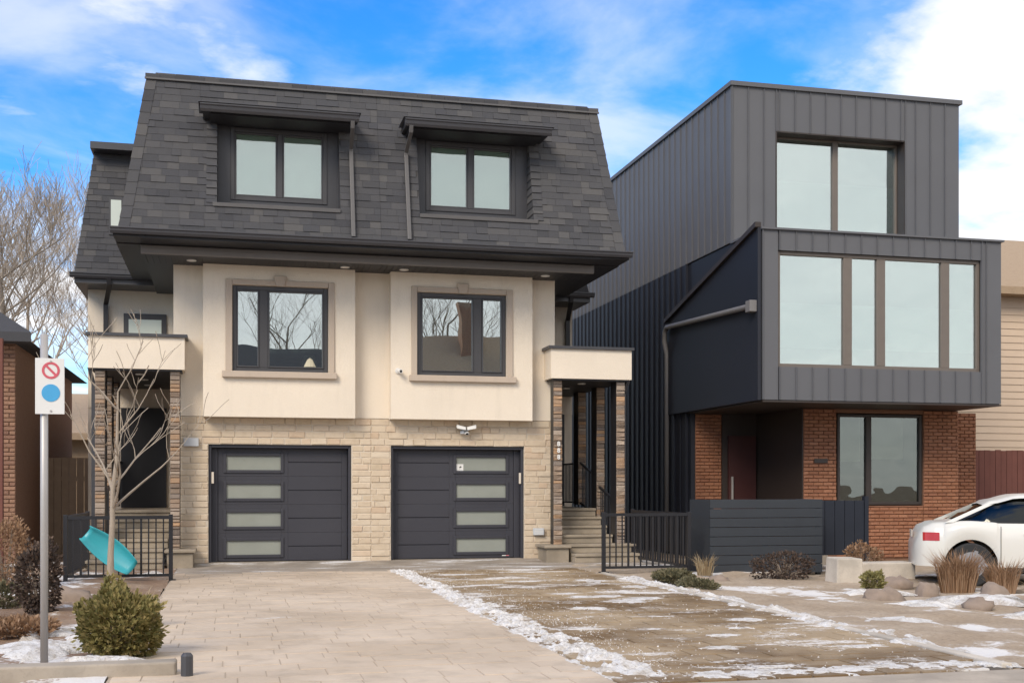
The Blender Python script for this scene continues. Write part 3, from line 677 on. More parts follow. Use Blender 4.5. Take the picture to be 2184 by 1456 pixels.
    for i in range(6):
        zt_ = .115 + .165 * i; yf = -.95 + .36 * i; xr = 7.27 if i > 1 else 7.62
        stp = B(); stp.box(6.245 if i > 1 else 6.30, xr, yf + .03, yf + .42 if i < 5 else 3.48, zt_ - .165 + (.002), zt_ - .052); stp.box(6.243 if i > 1 else 6.298, xr + .002, yf, yf + .40 if i < 5 else 3.48, zt_ - .05, zt_)
        obj('step', stp, 'step', ST, bevel=.008)
    def rail(name, pts, par, n, h0=.08, z_top=.92):
        (xa, ya, za), (xb, yb_, zb) = pts; tr = B(); L = Vector((xb - xa, yb_ - ya, 0)); L.normalize(); nx, ny = -L.y * .018, L.x * .018
        def bar(zo, hh):
            tr.hexa([(xa - nx, ya - ny, za + zo), (xa + nx, ya + ny, za + zo), (xb + nx, yb_ + ny, zb + zo), (xb - nx, yb_ - ny, zb + zo)], [(xa - nx, ya - ny, za + zo + hh), (xa + nx, ya + ny, za + zo + hh), (xb + nx, yb_ + ny, zb + zo + hh), (xb - nx, yb_ - ny, zb + zo + hh)])
        bar(z_top, .035); o = obj(name, tr, 'black', par)
        tr = MB(); bar(h0, .03); obj('bottom_rail', tr, 'black', o)
        for i in range(n):
            t = (i + 1) / (n + 1); x = xa + (xb - xa) * t; y = ya + (yb_ - ya) * t; z = za + (zb - za) * t
            obj('baluster', B().box(x - .009, x + .009, y - .009, y + .009, z + h0 + .03, z + z_top), 'black', o)
    rail('porch_railing', ((7.34, 2.55, .94), (7.34, 3.45, .94)), H, 7); rail('porch_railing', ((7.34, 1.24, .70), (7.34, 2.14, .94)), H, 7); rail('porch_railing', ((7.34, -.02, .2), (7.34, .85, .44)), H, 7)
    obj('front_door', B().box(6.45, 7.35, 3.44, 3.5, .945, 3.0), 'black', H)
    # downpipes of the rear wing and of the porch
    dq = B(); sq(dq, [(7.30 + ex * .5, 2.66, 5.53), (7.28 + ex * .5, 2.70, 5.40), (7.42 + ex * .5, 3.42, 5.1), (7.42 + ex * .5, 3.42, 4.05)], .045, .035); obj('downpipe', dq, 'black', H)
    dq = B(); sq(dq, [(7.56, -.30, 3.45), (7.54, -.28, 3.36), (7.50, -.22, 3.18), (7.50, -.22, .05)], .032, .035); obj('downpipe', dq, 'char', H)
    # garage door
    fr = B(); fr.box(2.975, 3.02, .06, .30, -.005, 2.14); fr.box(5.50, 5.547, .06, .30, -.005, 2.14); fr.box(3.022, 5.498, .06, .30, 2.085, 2.14)
    fr.box(5.39, 5.498, .20, .235, -.005, 2.083)
    obj('garage_frame', fr, 'door', H, bevel=.006)
    GD = obj('garage_door', B().box(3.02, 5.50, .26, .30, -.003, 2.085), 'door', H)
    ph = .518
    for i in range(4):
        z0 = .004 + i * (ph + .002); zc = z0 + ph / 2; z1 = z0 + ph
        wz0, wz1 = z0 + .105, z0 + .385; gx0, gx1 = 4.245, 5.245
        pb = B(); yd = .222
        zg = z0 + .262
        pb.box(3.03, 3.13, yd, .258, z0, z1); pb.box(3.131, 4.12, yd, .258, z0, zg - .009); pb.box(3.131, 4.12, yd, .258, zg + .009, z1); pb.box(3.131, 4.12, yd + .014, .258, zg - .0085, zg + .0085)
        pb.box(4.121, gx0 - .001, yd, .258, z0, z1); pb.box(gx1 + .001, 5.385, yd, .258, z0, z1); pb.box(gx0, gx1, yd, .258, z0, wz0 - .001); pb.box(gx0, gx1, yd, .258, wz1 + .001, z1)
        obj('door_panel', pb, 'door', GD, bevel=.004)
        wf = B()
        for a in ((gx0 - .045, gx0 + .012, wz0 - .045, wz1 + .045), (gx1 - .012, gx1 + .045, wz0 - .045, wz1 + .045), (gx0 + .013, gx1 - .013, wz0 - .045, wz0 + .012), (gx0 + .013, gx1 - .013, wz1 - .012, wz1 + .045)): wf.box(a[0], a[1], yd - .022, yd - .001, a[2], a[3])
        obj('window_frame', wf, 'door', GD, bevel=.006)
        obj('pane', B().box(gx0 + .010, gx1 - .010, .236, .242, wz0 + .006, wz1 - .006), 'frost', GD)
    obj('keypad', B().box(5.455, 5.497, .035, .059, 1.43, 1.64), 'cream', H, bevel=.006)
    if near:
        obj('maker_plate', B().box(5.16, 5.30, .216, .221, .035, .052), 'white', GD); obj('maker_mark', B().box(5.24, 5.298, .2145, .2158, .037, .050), 'red', GD)
        ub = obj('utility_box', B().box(5.72, 5.93, -.075, .0, .44, .575), 'grey_plastic', H, bevel=.008)
        lv = B()
        for i in range(4): lv.box(5.74, 5.91, -.079, -.0755, .455 + i * .028, .468 + i * .028)
        obj('louvre', lv, 'white', ub)
        for i, ch in enumerate('888'):
            cu = bpy.data.curves.new('house_number', 'FONT'); cu.body = ch; cu.size = .12; cu.extrude = .004; cu.offset = .004; cu.align_x = 'CENTER'
            tmp = bpy.data.objects.new('tmp', cu); COL.objects.link(tmp); dg = bpy.context.evaluated_depsgraph_get(); me = bpy.data.meshes.new_from_object(tmp.evaluated_get(dg)); bpy.data.objects.remove(tmp)
            me.materials.clear(); me.materials.append(M['white'])
            inst('house_number', me, H, (6.12, -.425, 2.15 - i * .125), (R(90), 0, 0))
    else:
        ub = obj('utility_box', B().box(5.72, 5.98, -.075, .0, 2.1, 2.25), 'grey_plastic', H, bevel=.008)
    # guard railing round the basement stair
    F = empty('guard_railing', T(6.84, -3.2, GZ), 'black corner guard railing ' + ('beside the right porch steps with dry grass' if m > 0 else 'with a turquoise sled leaning on it'), 'railing', 'black guard railings beside the porches')
    zb, ztp = GZ, .93
    for i, (x, y) in enumerate(((6.05, -3.4), (7.56, -3.4), (7.56, -.55))):
        obj('post', B().box(x - .03, x + .03, y - .03, y + .03, zb, ztp + .02), 'black', F, bevel=.004); obj('base_plate', B().box(x - .07, x + .07, y - .07, y + .07, zb - .003, zb + .012), 'black', F)
    obj('top_rail', B().box(6.022, 7.528, -3.425, -3.375, ztp - .05, ztp), 'black', F); obj('bottom_rail', B().box(6.081, 7.528, -3.42, -3.38, zb + .06, zb + .10), 'black', F)
    obj('top_rail', B().box(7.537, 7.583, -3.368, -.582, ztp - .05, ztp), 'black', F); obj('bottom_rail', B().box(7.54, 7.58, -3.368, -.582, zb + .06, zb + .10), 'black', F)
    for i in range(13):
        x = 6.05 + 1.51 * (i + 1) / 14; q = .015 if i % 4 == 3 else .010
        obj('baluster', B().box(x - q, x + q, -3.40 - q, -3.40 + q, zb + .101, ztp - .051), 'black', F)
    for i in range(22):
        y = -3.4 + 2.85 * (i + 1) / 23; obj('baluster', B().box(7.55, 7.57, y - .01, y + .01, zb + .101, ztp - .051), 'black', F)
    return H
build_house(1, True); build_house(-1, False)

# small fittings screwed to the right house
c = empty('security_camera', (3.06, -.28, 3.52), 'small white bullet camera on the stucco left of the window', 'camera')
obj('base', MB().cyl((3.06, -.2805, 3.52), .052, -.03, 'y'), 'white', c); b = MB(); b.tube([(3.06, -.31, 3.52), (3.08, -.36, 3.51), (3.095, -.43, 3.50)], [.028, .04, .04], 14); obj('housing', b, 'white', c); obj('lens', MB().tube([(3.095, -.43, 3.5), (3.098, -.436, 3.499)], .024, 12), 'ink', c)
c = empty('floodlight', (4.38, 0, 2.42), 'white twin head floodlight with sensor above the right garage door', 'floodlight')
obj('back_plate', MB().cyl((4.38, -.005, 2.43), .06, -.035, 'y'), 'white', c)
for sx, q in ((-1, .0), (1, .0)):
    b = MB(); xh = 4.38 + sx * .10
    b.hexa([(xh - .085, -.20, 2.44 + (.03 if sx < 0 else 0)), (xh + .085, -.20, 2.44 + (.03 if sx > 0 else 0)), (xh + .085, -.08, 2.46 + (.03 if sx > 0 else 0)), (xh - .085, -.08, 2.46 + (.03 if sx < 0 else 0))],
           [(xh - .085, -.19, 2.50 + (.045 if sx < 0 else 0)), (xh + .085, -.19, 2.50 + (.045 if sx > 0 else 0)), (xh + .085, -.08, 2.51 + (.045 if sx > 0 else 0)), (xh - .085, -.08, 2.51 + (.045 if sx < 0 else 0))])
    hd = obj('lamp_head', b, 'white', c, bevel=.008)
    obj('arm', MB().tube([(4.38, -.04, 2.43), (4.38 + sx * .05, -.07, 2.45), (xh, -.09, 2.47)], .014, 8), 'grey_plastic', c)
obj('sensor', MB().lump((4.40, -.10, 2.385), .05, .05, .035, 3, 12, 8, .02, -1), 'white', c); obj('sensor_lens', MB().lump((4.40, -.125, 2.375), .032, .035, .022, 3, 12, 8, .02, -1), 'ink', c)
obj('sensor_box', MB().box(4.28, 4.345, -.12, -.04, 2.375, 2.432), 'grey_plastic', c)
st = empty('sticker', (4.34, .2345, 1.75), 'white square warning sticker with a black emblem on the top garage pane', 'sticker')
obj('sheet', MB().box(4.262, 4.40, .2335, .2352, 1.668, 1.808), 'white', st)
b = MB(); b.prism([(4.305, 1.765), (4.32, 1.755), (4.345, 1.77), (4.36, 1.762), (4.365, 1.752), (4.35, 1.74), (4.352, 1.735), (4.335, 1.742), (4.32, 1.745), (4.31, 1.758)], 'y', .2322, .2333)
b.prism([(4.322, 1.728), (4.335, 1.732), (4.333, 1.716), (4.324, 1.712)], 'y', .2322, .2333); b.prism([(4.34, 1.748), (4.356, 1.744), (4.35, 1.73)], 'y', .2319, .2321)
obj('emblem', b, 'ink', st)
b = MB(); random.seed(5)
for zc in (1.790, 1.69):
    x = 4.28
    while x < 4.385: w_ = random.uniform(.006, .014); b.box(x, x + w_, .2322, .2333, zc, zc + .007); x += w_ + .005
obj('print_line', b, 'grey_plastic', st)

# ------------------------------------------------------------------ the dark modern house on the right
X0, X1, YF = 9.87, 15.05, 0.0
MH = empty('modern_house', (12.4, 0, 0), 'charcoal standing seam modern house with a projecting glazed box over a brick ground floor', 'house')
def seam_panel(x0, x1, z0, z1, y, mat='clad'):              # one vertical tray with raised seams, facing the street
    b = MB(); b.box(x0 + .004, x1 - .004, y, y + .03, z0, z1); b.box(x0 - .008, x0 + .0035, y - .028, y + .03, z0, z1); return b
body = MB()
wx0, wx1, wz0, wz1 = 10.83, 13.77, 6.50, 8.60
body.box(X0 + .03, wx0 - .01, .031, 11.8, 6.3, 9.40); body.box(wx1 + .01, X1 - .03, .031, 11.8, 6.3, 9.40); body.box(wx0 - .008, wx1 + .008, .031, 11.8, wz1 + .012, 9.40); body.box(wx0 - .008, wx1 + .008, .6, 11.8, 6.3, wz1 + .01); body.box(wx0 - .008, wx1 + .008, .031, .6, 6.3, wz0 - .012)
UP = obj('upper_storey', body, 'clad_navy_shade', MH)
def trays(x0, x1, z0, z1, y, par, pitch, holes=()):
    n = round((x1 - x0) / pitch); p = (x1 - x0) / n
    for i in range(n):
        a, c = x0 + i * p, x0 + (i + 1) * p; segs = [(a, c, z0, z1)]
        for (h0, h1, g0, g1) in holes:
            ns = []
            for (a_, c_, q0, q1) in segs:
                if c_ <= h0 or a_ >= h1: ns.append((a_, c_, q0, q1)); continue
                if a_ < h0: ns.append((a_, h0, q0, q1))
                if c_ > h1: ns.append((h1, c_, q0, q1))
                u0, u1 = max(a_, h0), min(c_, h1)
                if q0 < g0: ns.append((u0, u1, q0, g0))
                if q1 > g1: ns.append((u0, u1, g1, q1))
            segs = ns
        for sgm in segs:
            if sgm[1] - sgm[0] > .03 and sgm[3] - sgm[2] > .03: obj('cladding_panel', seam_panel(*sgm, y), 'clad', par)
trays(X0, X1, 6.302, 9.45, YF, UP, .345, [(wx0, wx1, wz0, wz1)])
obj('parapet_cap', MB().hexa([(X0 - .05, -.05, 9.452), (X1 + .05, -.05, 9.452), (X1 + .05, 11.9, 9.452), (X0 - .05, 11.9, 9.452)], [(X0 - .05, -.05, 9.54), (X1 + .05, -.05, 9.54), (X1 + .05, 11.9, 9.54), (X0 - .05, 11.9, 9.54)]), 'clad', MH)
# side wall trays (facing left); seen at a grazing angle, each one told apart near the front
SWL = obj('side_wall', MB().box(X0 + .032, X0 + .3, 2.25, 12, -.2, 6.298), 'clad_navy_shade', MH)
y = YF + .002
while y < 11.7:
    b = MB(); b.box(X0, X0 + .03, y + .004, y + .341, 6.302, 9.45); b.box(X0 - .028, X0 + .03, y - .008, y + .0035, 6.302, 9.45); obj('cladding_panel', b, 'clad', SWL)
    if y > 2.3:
        b = MB(); b.box(X0, X0 + .03, y + .004, y + .341, -.2, 6.298); b.box(X0 - .028, X0 + .03, y - .008, y + .0035, -.2, 6.298); obj('cladding_panel', b, 'clad_navy_shade', SWL)  # lower trays get the dark copy: the alley's shade put into colour
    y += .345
fb = MB(); fb.prism([(-1.395, 6.29), (3.4, 5.12), (3.4, 3.02), (-1.395, 3.02)], 'x', X0 - .10, X0 - .032); obj('dark_wedge', fb, 'clad_navy_shade', MH)  # dark wedge added proud of the side wall, top edge sloping back
obj('wedge_edge', MB().prism([(-1.40, 6.30), (3.42, 5.125), (3.42, 5.22), (-1.40, 6.395)], 'x', X0 - .16, X0 - .034), 'bronze', MH)
# projecting box
BX = MB(); by = -1.4; lz0, lz1, lx0, lx1 = 3.66, 5.88, 10.19, 14.60
BX.box(X0 + .02, lx0 - .012, by + .031, 2.2, 3.02, 6.28); BX.box(lx1 + .012, X1 - .02, by + .031, 2.2, 3.02, 6.28); BX.box(lx0 - .01, lx1 + .01, by + .031, 2.2, 3.02, lz0 - .012); BX.box(lx0 - .01, lx1 + .01, by + .031, 2.2, lz1 + .012, 6.28); BX.box(lx0 - .01, lx1 + .01, -.6, 2.2, lz0 - .010, lz1 + .01)
BO = obj('glazed_box', BX, 'clad_navy_shade', MH); trays(X0, X1, 3.03, 6.26, by, BO, .345, [(lx0, lx1, lz0, lz1)])
obj('box_cap', MB().box(X0 - .04, X1 + .04, by - .05, -.001, 6.262, 6.30), 'clad', MH); obj('box_soffit', MB().box(X0, X1, by, 2.6, 2.985, 3.018), 'bronze', MH)
def glazing(name, x0, x1, z0, z1, y, mull, pane_mat, fmat, par, blinds, d=.1, fw=.05):
    b = MB(); b.box(x0, x0 + fw, y, y + d, z0, z1); b.box(x1 - fw, x1, y, y + d, z0, z1); b.box(x0 + fw + .001, x1 - fw - .001, y, y + d, z0, z0 + fw); b.box(x0 + fw + .001, x1 - fw - .001, y, y + d, z1 - fw, z1)
    for (a, c) in mull: b.box(a, c, y, y + d, z0 + fw + .001, z1 - fw - .001)
    w = obj(name, b, fmat, par, bevel=.006)
    xs = [x0 + fw] + [v for mm in mull for v in mm] + [x1 - fw]
    for i in range(0, len(xs), 2): obj('pane', MB().box(xs[i] - .005, xs[i + 1] + .005, y + .05, y + .058, z0 + fw - .005, z1 - fw + .005), pane_mat, w)
    for (a, c, q0, q1, mt) in blinds: obj('blind', MB().box(a, c, y + d + .06, y + d + .07, q0, q1), mt, w)  # those in blind_sky_grey are sheets standing in for reflected sky
    return w
glazing('window', wx0, wx1, wz0, wz1, .28, [(12.26, 12.38)], 'glass_sky', 'mullion', MH, [(wx0 + .02, wx1 - .02, wz0, 7.72, 'blind'), (wx0 + .02, wx1 - .02, 7.722, wz1 - .02, 'blind_sky_grey')])  # grey upper band paints in the sky's reflection
rv = MB(); rv.box(wx0 - .006, wx0 + .02, -.01, .278, wz0, wz1); rv.box(wx1 - .02, wx1 + .006, -.01, .278, wz0, wz1); rv.box(wx0 + .021, wx1 - .021, -.01, .278, wz1 - .02, wz1 + .008); rv.box(wx0 + .021, wx1 - .021, -.01, .278, wz0 - .01, wz0 + .01); obj('window_reveal', rv, 'bronze', MH)
glazing('window', lx0, lx1, lz0, lz1, by + .06, [(11.60, 11.78), (12.32, 12.50), (13.74, 13.92)], 'glass_sky', 'mullion', MH, [(lx0 + .02, lx1 - .02, lz0, 4.05, 'blind_sky_grey'), (lx0 + .02, lx1 - .02, 4.052, 4.92, 'blind'), (lx0 + .02, lx1 - .02, 4.922, lz1 - .02, 'blind_sky_grey')], .1, .07)  # grey bands paint in reflection here too
# brick ground floor
gb = MB(); gb.box(11.46, 12.20, .035, .6, -.3, 2.98); gb.box(14.22, 15.05, .035, .6, -.3, 2.98); gb.box(12.202, 14.218, .035, .6, -.3, .98); gb.box(12.202, 14.218, .035, .6, 2.90, 2.98); gb.box(10.0, 10.62, 2.235, 2.5, -.3, 2.98)
gb.box(15.052, 15.9, .635, 1.0, -.3, 2.98); gb.box(11.46, 15.0, 2.3, 2.5, -.3, 2.98); gb.box(11.46, 11.6, .602, 2.298, -.3, 2.98)
GB = obj('brick_wall', gb, 'brick_mortar', MH)
rc = MB(); rc.box(10.622, 11.455, 2.20, 2.5, -.3, 2.98); rc.box(11.435, 11.458, .04, 2.198, -.3, 2.98); obj('entry_shade_sheets', rc, 'bronze', MH)  # dark sheets added over the recess walls, the entry's shade as colour
BR = [mesh('brick', block_mb(40 + i, .10, .12), 'brick') for i in range(4)]
nb = [0]; brest = MB()
def bricks(x0, x1, z0, z1, y, single=True):
    z = z0; r_ = 0
    while z < z1 - .02:
        x = x0 - (.11 if r_ % 2 else 0)
        while x < x1 - .01:
            a, c = max(x, x0), min(x + .22, x1)
            if c - a > .03:
                d0 = random.uniform(-.003, .004)
                if single and nb[0] < 290: inst('brick', random.choice(BR), GB, (a, y + d0, z), None, (c - a - .010, .04, min(.075, z1 - z) - .010)); nb[0] += 1
                else: block_mb(random.random(), .1, .1, brest, (a, y + d0, z, c - a - .010, .04, min(.075, z1 - z) - .010))
            x += .22
        z += .075; r_ += 1
bricks(11.462, 12.198, .2, 2.975, 0); bricks(14.222, 15.045, .2, 2.975, 0, False); bricks(12.204, 14.216, -.1, .976, 0, False); bricks(10.002, 10.618, -.1, 2.975, 2.2, False); bricks(15.054, 15.895, .2, 2.975, .6, False)
obj('brick_courses', brest, 'brick', GB, kind='stuff')
glazing('window', 12.24, 14.20, 1.0, 2.88, .05, [(12.90, 13.02)], 'glass_dark', 'bronze', MH, [(12.32, 12.85, 1.9, 2.85, 'blind2'), (13.04, 13.85, 1.95, 2.85, 'blind2')], .1, .06)
obj('room_lining', MB().box(12.21, 14.21, .32, .36, .985, 2.895), 'room', MH)
dr = obj('front_door', MB().box(10.75, 11.40, 2.13, 2.195, .25, 2.5), 'darkdoor', MH); obj('handle', MB().box(10.80, 10.83, 2.07, 2.125, 1.1, 1.6), 'steel', dr)
obj('house_number_plate', MB().box(11.68, 11.98, -.022, -.005, 1.86, 1.95), 'bronze', MH)
obj('porch_floor', MB().box(X0 + .1, 11.45, -1.0, 2.2, -.3, .24), 'concrete', MH)
pp = MB(); pp.tube([(9.70, -1.30, 4.80), (9.70, -1.2, 4.82), (9.70, 3.2, 5.0), (9.70, 3.32, 4.9), (9.70, 3.34, 4.7), (9.76, 3.34, 4.4), (9.76, 3.34, -.1)], .055, 10); obj('downpipe', pp, 'beam', MH, smooth=True)
obj('hopper', MB().box(9.62, 9.77, -1.36, -1.16, 4.70, 4.92), 'beam', MH, bevel=.01)

# planter screens, blocks in its front yard
PS = empty('planter', (9.0, -3.2, -.1), 'charcoal boarded planter screen in front of the modern house', 'planter')
for i in range(8):
    z = -.12 + i * .16; obj('board', MB().box(7.98, 10.08, -3.32, -3.28, z, z + .152), 'planter', PS, bevel=.004); obj('board', MB().box(10.04, 10.08, -3.278, -2.4, z, z + .152), 'planter', PS, bevel=.004)
for x in (7.99, 9.0, 10.0): obj('post', MB().box(x, x + .07, -3.279, -3.20, -.2, 1.14), 'planter', PS)
obj('board', MB().box(7.98, 8.02, -3.278, -2.4, -.12, 1.15), 'planter', PS)
obj('soil', MB().box(8.03, 10.03, -3.19, -2.42, -.1, .95), 'rust_mulch', PS)
GT = empty('low_gate', (10.8, -2.4, -.1), 'low navy boarded gate between planter and brick wall', 'gate')
for i in range(6): obj('board', MB().box(10.22 + i * .2, 10.41 + i * .2, -2.42, -2.38, .12, 1.12), 'navy', GT, bevel=.004)
obj('rail', MB().box(10.22, 11.41, -2.375, -2.33, .3, .38), 'navy', GT); obj('rail', MB().box(10.22, 11.41, -2.375, -2.33, .85, .93), 'navy', GT); obj('post', MB().box(11.42, 11.50, -2.43, -2.33, -.2, 1.2), 'navy', GT)
tag(obj('concrete_block', MB().hexa([(9.15, -5.5, -.2), (9.62, -5.5, -.2), (9.62, -5.1, -.2), (9.15, -5.1, -.2)], [(9.17, -5.48, .26), (9.60, -5.49, .25), (9.60, -5.12, .26), (9.17, -5.12, .27)]), 'block', origin=(9.38, -5.3, -.1), bevel=.02), 'pale concrete block standing at the corner of the charcoal planter', 'block')
tag(obj('concrete_block', MB().box(9.75, 10.9, -4.9, -4.5, -.2, .14), 'block', origin=(10.3, -4.7, -.1), bevel=.02), 'long low pale concrete kerb block behind the lime plant', 'block')

# ------------------------------------------------------------------ white car
def make_car(loc, rz):
    C = empty('parked_car', loc, 'white sedan parked at the right edge in front of the brick house', 'car')
    C.rotation_euler = (0, 0, rz)
    def put(name, mb, mat, par=C, bevel=0, smooth=False):
        me = bpy.data.meshes.new(name); me.from_pydata(mb.v, [], mb.f)
        bm = bmesh.new(); bm.from_mesh(me); bmesh.ops.recalc_face_normals(bm, faces=bm.faces); bm.to_mesh(me); bm.free(); me.materials.append(M[mat])
        if smooth:
            for p in me.polygons: p.use_smooth = True
        o = bpy.data.objects.new(name, me); COL.objects.link(o); o.parent = par
        if bevel:
            b = o.modifiers.new('bevel', 'BEVEL'); b.width = bevel; b.segments = 2; b.limit_method = 'ANGLE'
        return o
    L, W = 4.55, .88; WR = .335; wxs = (.80, 3.55)
    def lerp(tab, x):
        for (a, va), (b, vb) in zip(tab, tab[1:]):
            if x <= b: t = (x - a) / (b - a); t = t * t * (3 - 2 * t); return va + (vb - va) * t
        return tab[-1][1]
    top = [(0, .66), (.04, .80), (.12, .92), (.30, .985), (.75, 1.02), (1.3, 1.0), (3.1, .98), (3.4, .95), (4.1, .82), (4.45, .66), (4.55, .5)]
    half = [(0, .55), (.05, .68), (.14, .76), (.30, .82), (.60, .87), (3.6, .88), (4.2, .80), (4.45, .68), (4.55, .5)]
    st = sorted(set([i * L / 70 for i in range(71)] + [w + WR * 1.16 * math.cos(a * math.pi / 16) for w in wxs for a in range(17)]))
    def zb(x):
        z = .24 if .3 < x < 4.3 else .30
        for w in wxs:
            d = abs(x - w)
            if d < WR * 1.16: z = max(z, WR + math.sqrt((WR * 1.16) ** 2 - d * d))
        return z
    b = MB(); vs = []; k = 0
    for x in st:
        h = lerp(half, x); t = lerp(top, x); z0 = min(zb(x), t - .06); r = []
        for (f, zf) in ((.97, z0), (1.0, z0 + (t - z0) * .3), (1.0, z0 + (t - z0) * .62), (.965, z0 + (t - z0) * .86), (.90, z0 + (t - z0) * .965), (.6, t), (0, t + .012)): r.append((f * h, zf))
        ring = [(x, -p[0], p[1]) for p in r] + [(x, p[0], p[1]) for p in reversed(r[:-1])]; k = len(ring); vs += ring
    n = len(st); b.add(vs, [(i * k + j, i * k + j + 1, (i + 1) * k + j + 1, (i + 1) * k + j) for i in range(n - 1) for j in range(k - 1)] + [tuple(range(k)), tuple(range((n - 1) * k, n * k))])
    BD = put('body', b, 'carpaint', smooth=True)
    def rib(x, fr_): h = lerp(half, x); t = lerp(top, x); z0 = min(zb(x), t - .06); return h, z0 + (t - z0) * fr_
    pts_ = [(x, -rib(x, .5)[0] - .001, rib(x, .5)[1]) for x in (.38, .3, .22, .15, .08, .03, 0)]; pts_ += [(-.002, y_, pts_[-1][2]) for y_ in (-.4, 0, .4)] + [(p[0], -p[1], p[2]) for p in reversed(pts_)]
    put('number_plate', MB().box(-.012, -.003, -.16, .16, .74, .85), 'cream', BD)
    put('underbody', MB().box(.45, 4.2, -.78, .78, .20, .45), 'rubber')
    roof = [(.52, .99), (.8, 1.14), (1.15, 1.33), (1.5, 1.41), (2.1, 1.43), (2.6, 1.40), (3.0, 1.25), (3.42, .97)]
    def gh(inset, x0, x1, zlo, mat, name, zin=0):
        g = MB(); v2 = []; xs = [x0 + (x1 - x0) * i / 30 for i in range(31)]
        for x in xs:
            t = lerp(roof, x) - zin; ring = []
            for f, zf in ((.80, zlo), (.74, zlo + (t - zlo) * .55), (.63, zlo + (t - zlo) * .93), (.5, t), (0, t + .015)): ring.append((f - inset, max(zf, zlo - .02)))
            rg = [(x, -p[0], p[1]) for p in ring] + [(x, p[0], p[1]) for p in reversed(ring[:-1])]; kk = len(rg); v2 += rg
        g.add(v2, [(i * kk + j, i * kk + j + 1, (i + 1) * kk + j + 1, (i + 1) * kk + j) for i in range(30) for j in range(kk - 1)]); return put(name, g, mat, BD, smooth=True)
    gh(.012, .55, 3.40, .96, 'car_glass', 'windows', .012); gh(.03, .6, 3.35, .95, 'rubber', 'cabin', .03)
    rp = MB(); v2 = []; xs = [1.0 + 1.72 * i / 16 for i in range(17)]
    for x in xs:
        t = lerp(roof, x)
        for f, zf in ((-.66, t - .05), (-.60, t - .012), (-.5, t + .002), (0, t + .02), (.5, t + .002), (.60, t - .012), (.66, t - .05)): v2.append((x, f, zf))
    rp.add(v2, [(i * 7 + j, i * 7 + j + 1, (i + 1) * 7 + j + 1, (i + 1) * 7 + j) for i in range(16) for j in range(6)]); put('roof', rp, 'carpaint', smooth=True)
    for s in (-1, 1):
        for xa, za, xb, zb_, w in ((.42, .985, 1.12, 1.31, .12), (1.92, .98, 1.90, 1.40, .04), (3.40, .975, 2.66, 1.385, .05)):
            ya, yb = .80 * s, .63 * s; p = MB()
            p.hexa([(xa, ya, za), (xa + w, ya, za), (xa + w, ya * .97, za), (xa, ya * .97, za)], [(xb, yb, zb_), (xb + w, yb, zb_), (xb + w, yb * .95, zb_), (xb, yb * .95, zb_)])
            put('roof_pillar', p, 'carpaint', BD)
        tl = MB(); xs_t = [.10 + .03 * i for i in range(9)]; vv = []
        for x in xs_t:
            h = lerp(half, x)
            vv += [(x, s * (h + .006), .70), (x, s * (h * .975 + .012), .83), (x, s * (h - .08), .83), (x, s * (h - .08), .70)]
        tl.add(vv, [(i * 4 + q, i * 4 + (q + 1) % 4, (i + 1) * 4 + (q + 1) % 4, (i + 1) * 4 + q) for i in range(8) for q in range(4)] + [(0, 1, 2, 3), (32, 33, 34, 35)]); put('tail_lamp', tl, 'tail')
        for xs_ in (1.22, 2.32, 3.28): put('door_seam', MB().box(xs_, xs_ + .008, s * .872, s * .8815, .34, .93), 'rubber', BD)
        put('sill_trim', MB().box(1.25, 3.1, s * .855, s * .872, .235, .30), 'rubber', BD)
        put('head_lamp', MB().hexa([(4.10, s * .805, .62), (4.46, s * .62, .60), (4.40, s * .55, .60), (4.1, s * .7, .62)], [(4.06, s * .80, .74), (4.38, s * .62, .70), (4.3, s * .55, .70), (4.1, s * .7, .74)]), 'lampface')
        put('door_handle', MB().box(1.55, 1.72, s * .885 - .012, s * .885 + .012, .80, .825), 'carpaint', BD); put('door_handle', MB().box(2.6, 2.77, s * .885 - .012, s * .885 + .012, .80, .825), 'carpaint', BD)
        for w in wxs:
            T_ = put('wheel', MB().cyl((w, s * .68, WR), WR, s * .20, 'y', 28), 'rubber', bevel=.02)
            put('rim', MB().cyl((w, s * .881, WR), .20, s * .006, 'y', 24), 'alloy', T_)
            sp_ = MB()
            for q in range(5):
                a = q * 2 * math.pi / 5; sp_.hexa([(w + .03 * math.cos(a + 1.57), s * .888, WR + .03 * math.sin(a + 1.57)), (w + .03 * math.cos(a - 1.57), s * .888, WR + .03 * math.sin(a - 1.57)), (w + .23 * math.cos(a - .12), s * .888, WR + .23 * math.sin(a - .12)), (w + .23 * math.cos(a + .12), s * .888, WR + .23 * math.sin(a + .12))],
                    [(w + .03 * math.cos(a + 1.57), s * .90, WR + .03 * math.sin(a + 1.57)), (w + .03 * math.cos(a - 1.57), s * .90, WR + .03 * math.sin(a - 1.57)), (w + .23 * math.cos(a - .12), s * .90, WR + .23 * math.sin(a - .12)), (w + .23 * math.cos(a + .12), s * .90, WR + .23 * math.sin(a + .12))])
            put('spoke', sp_, 'alloy', T_)
        put('mirror', MB().lump((2.98, s * .95, 1.0), .09, .08, .06, 2, 10, 6, .05, -1), 'carpaint', smooth=True)
    return C
make_car((10.82, -4.9, -.17), R(-27))

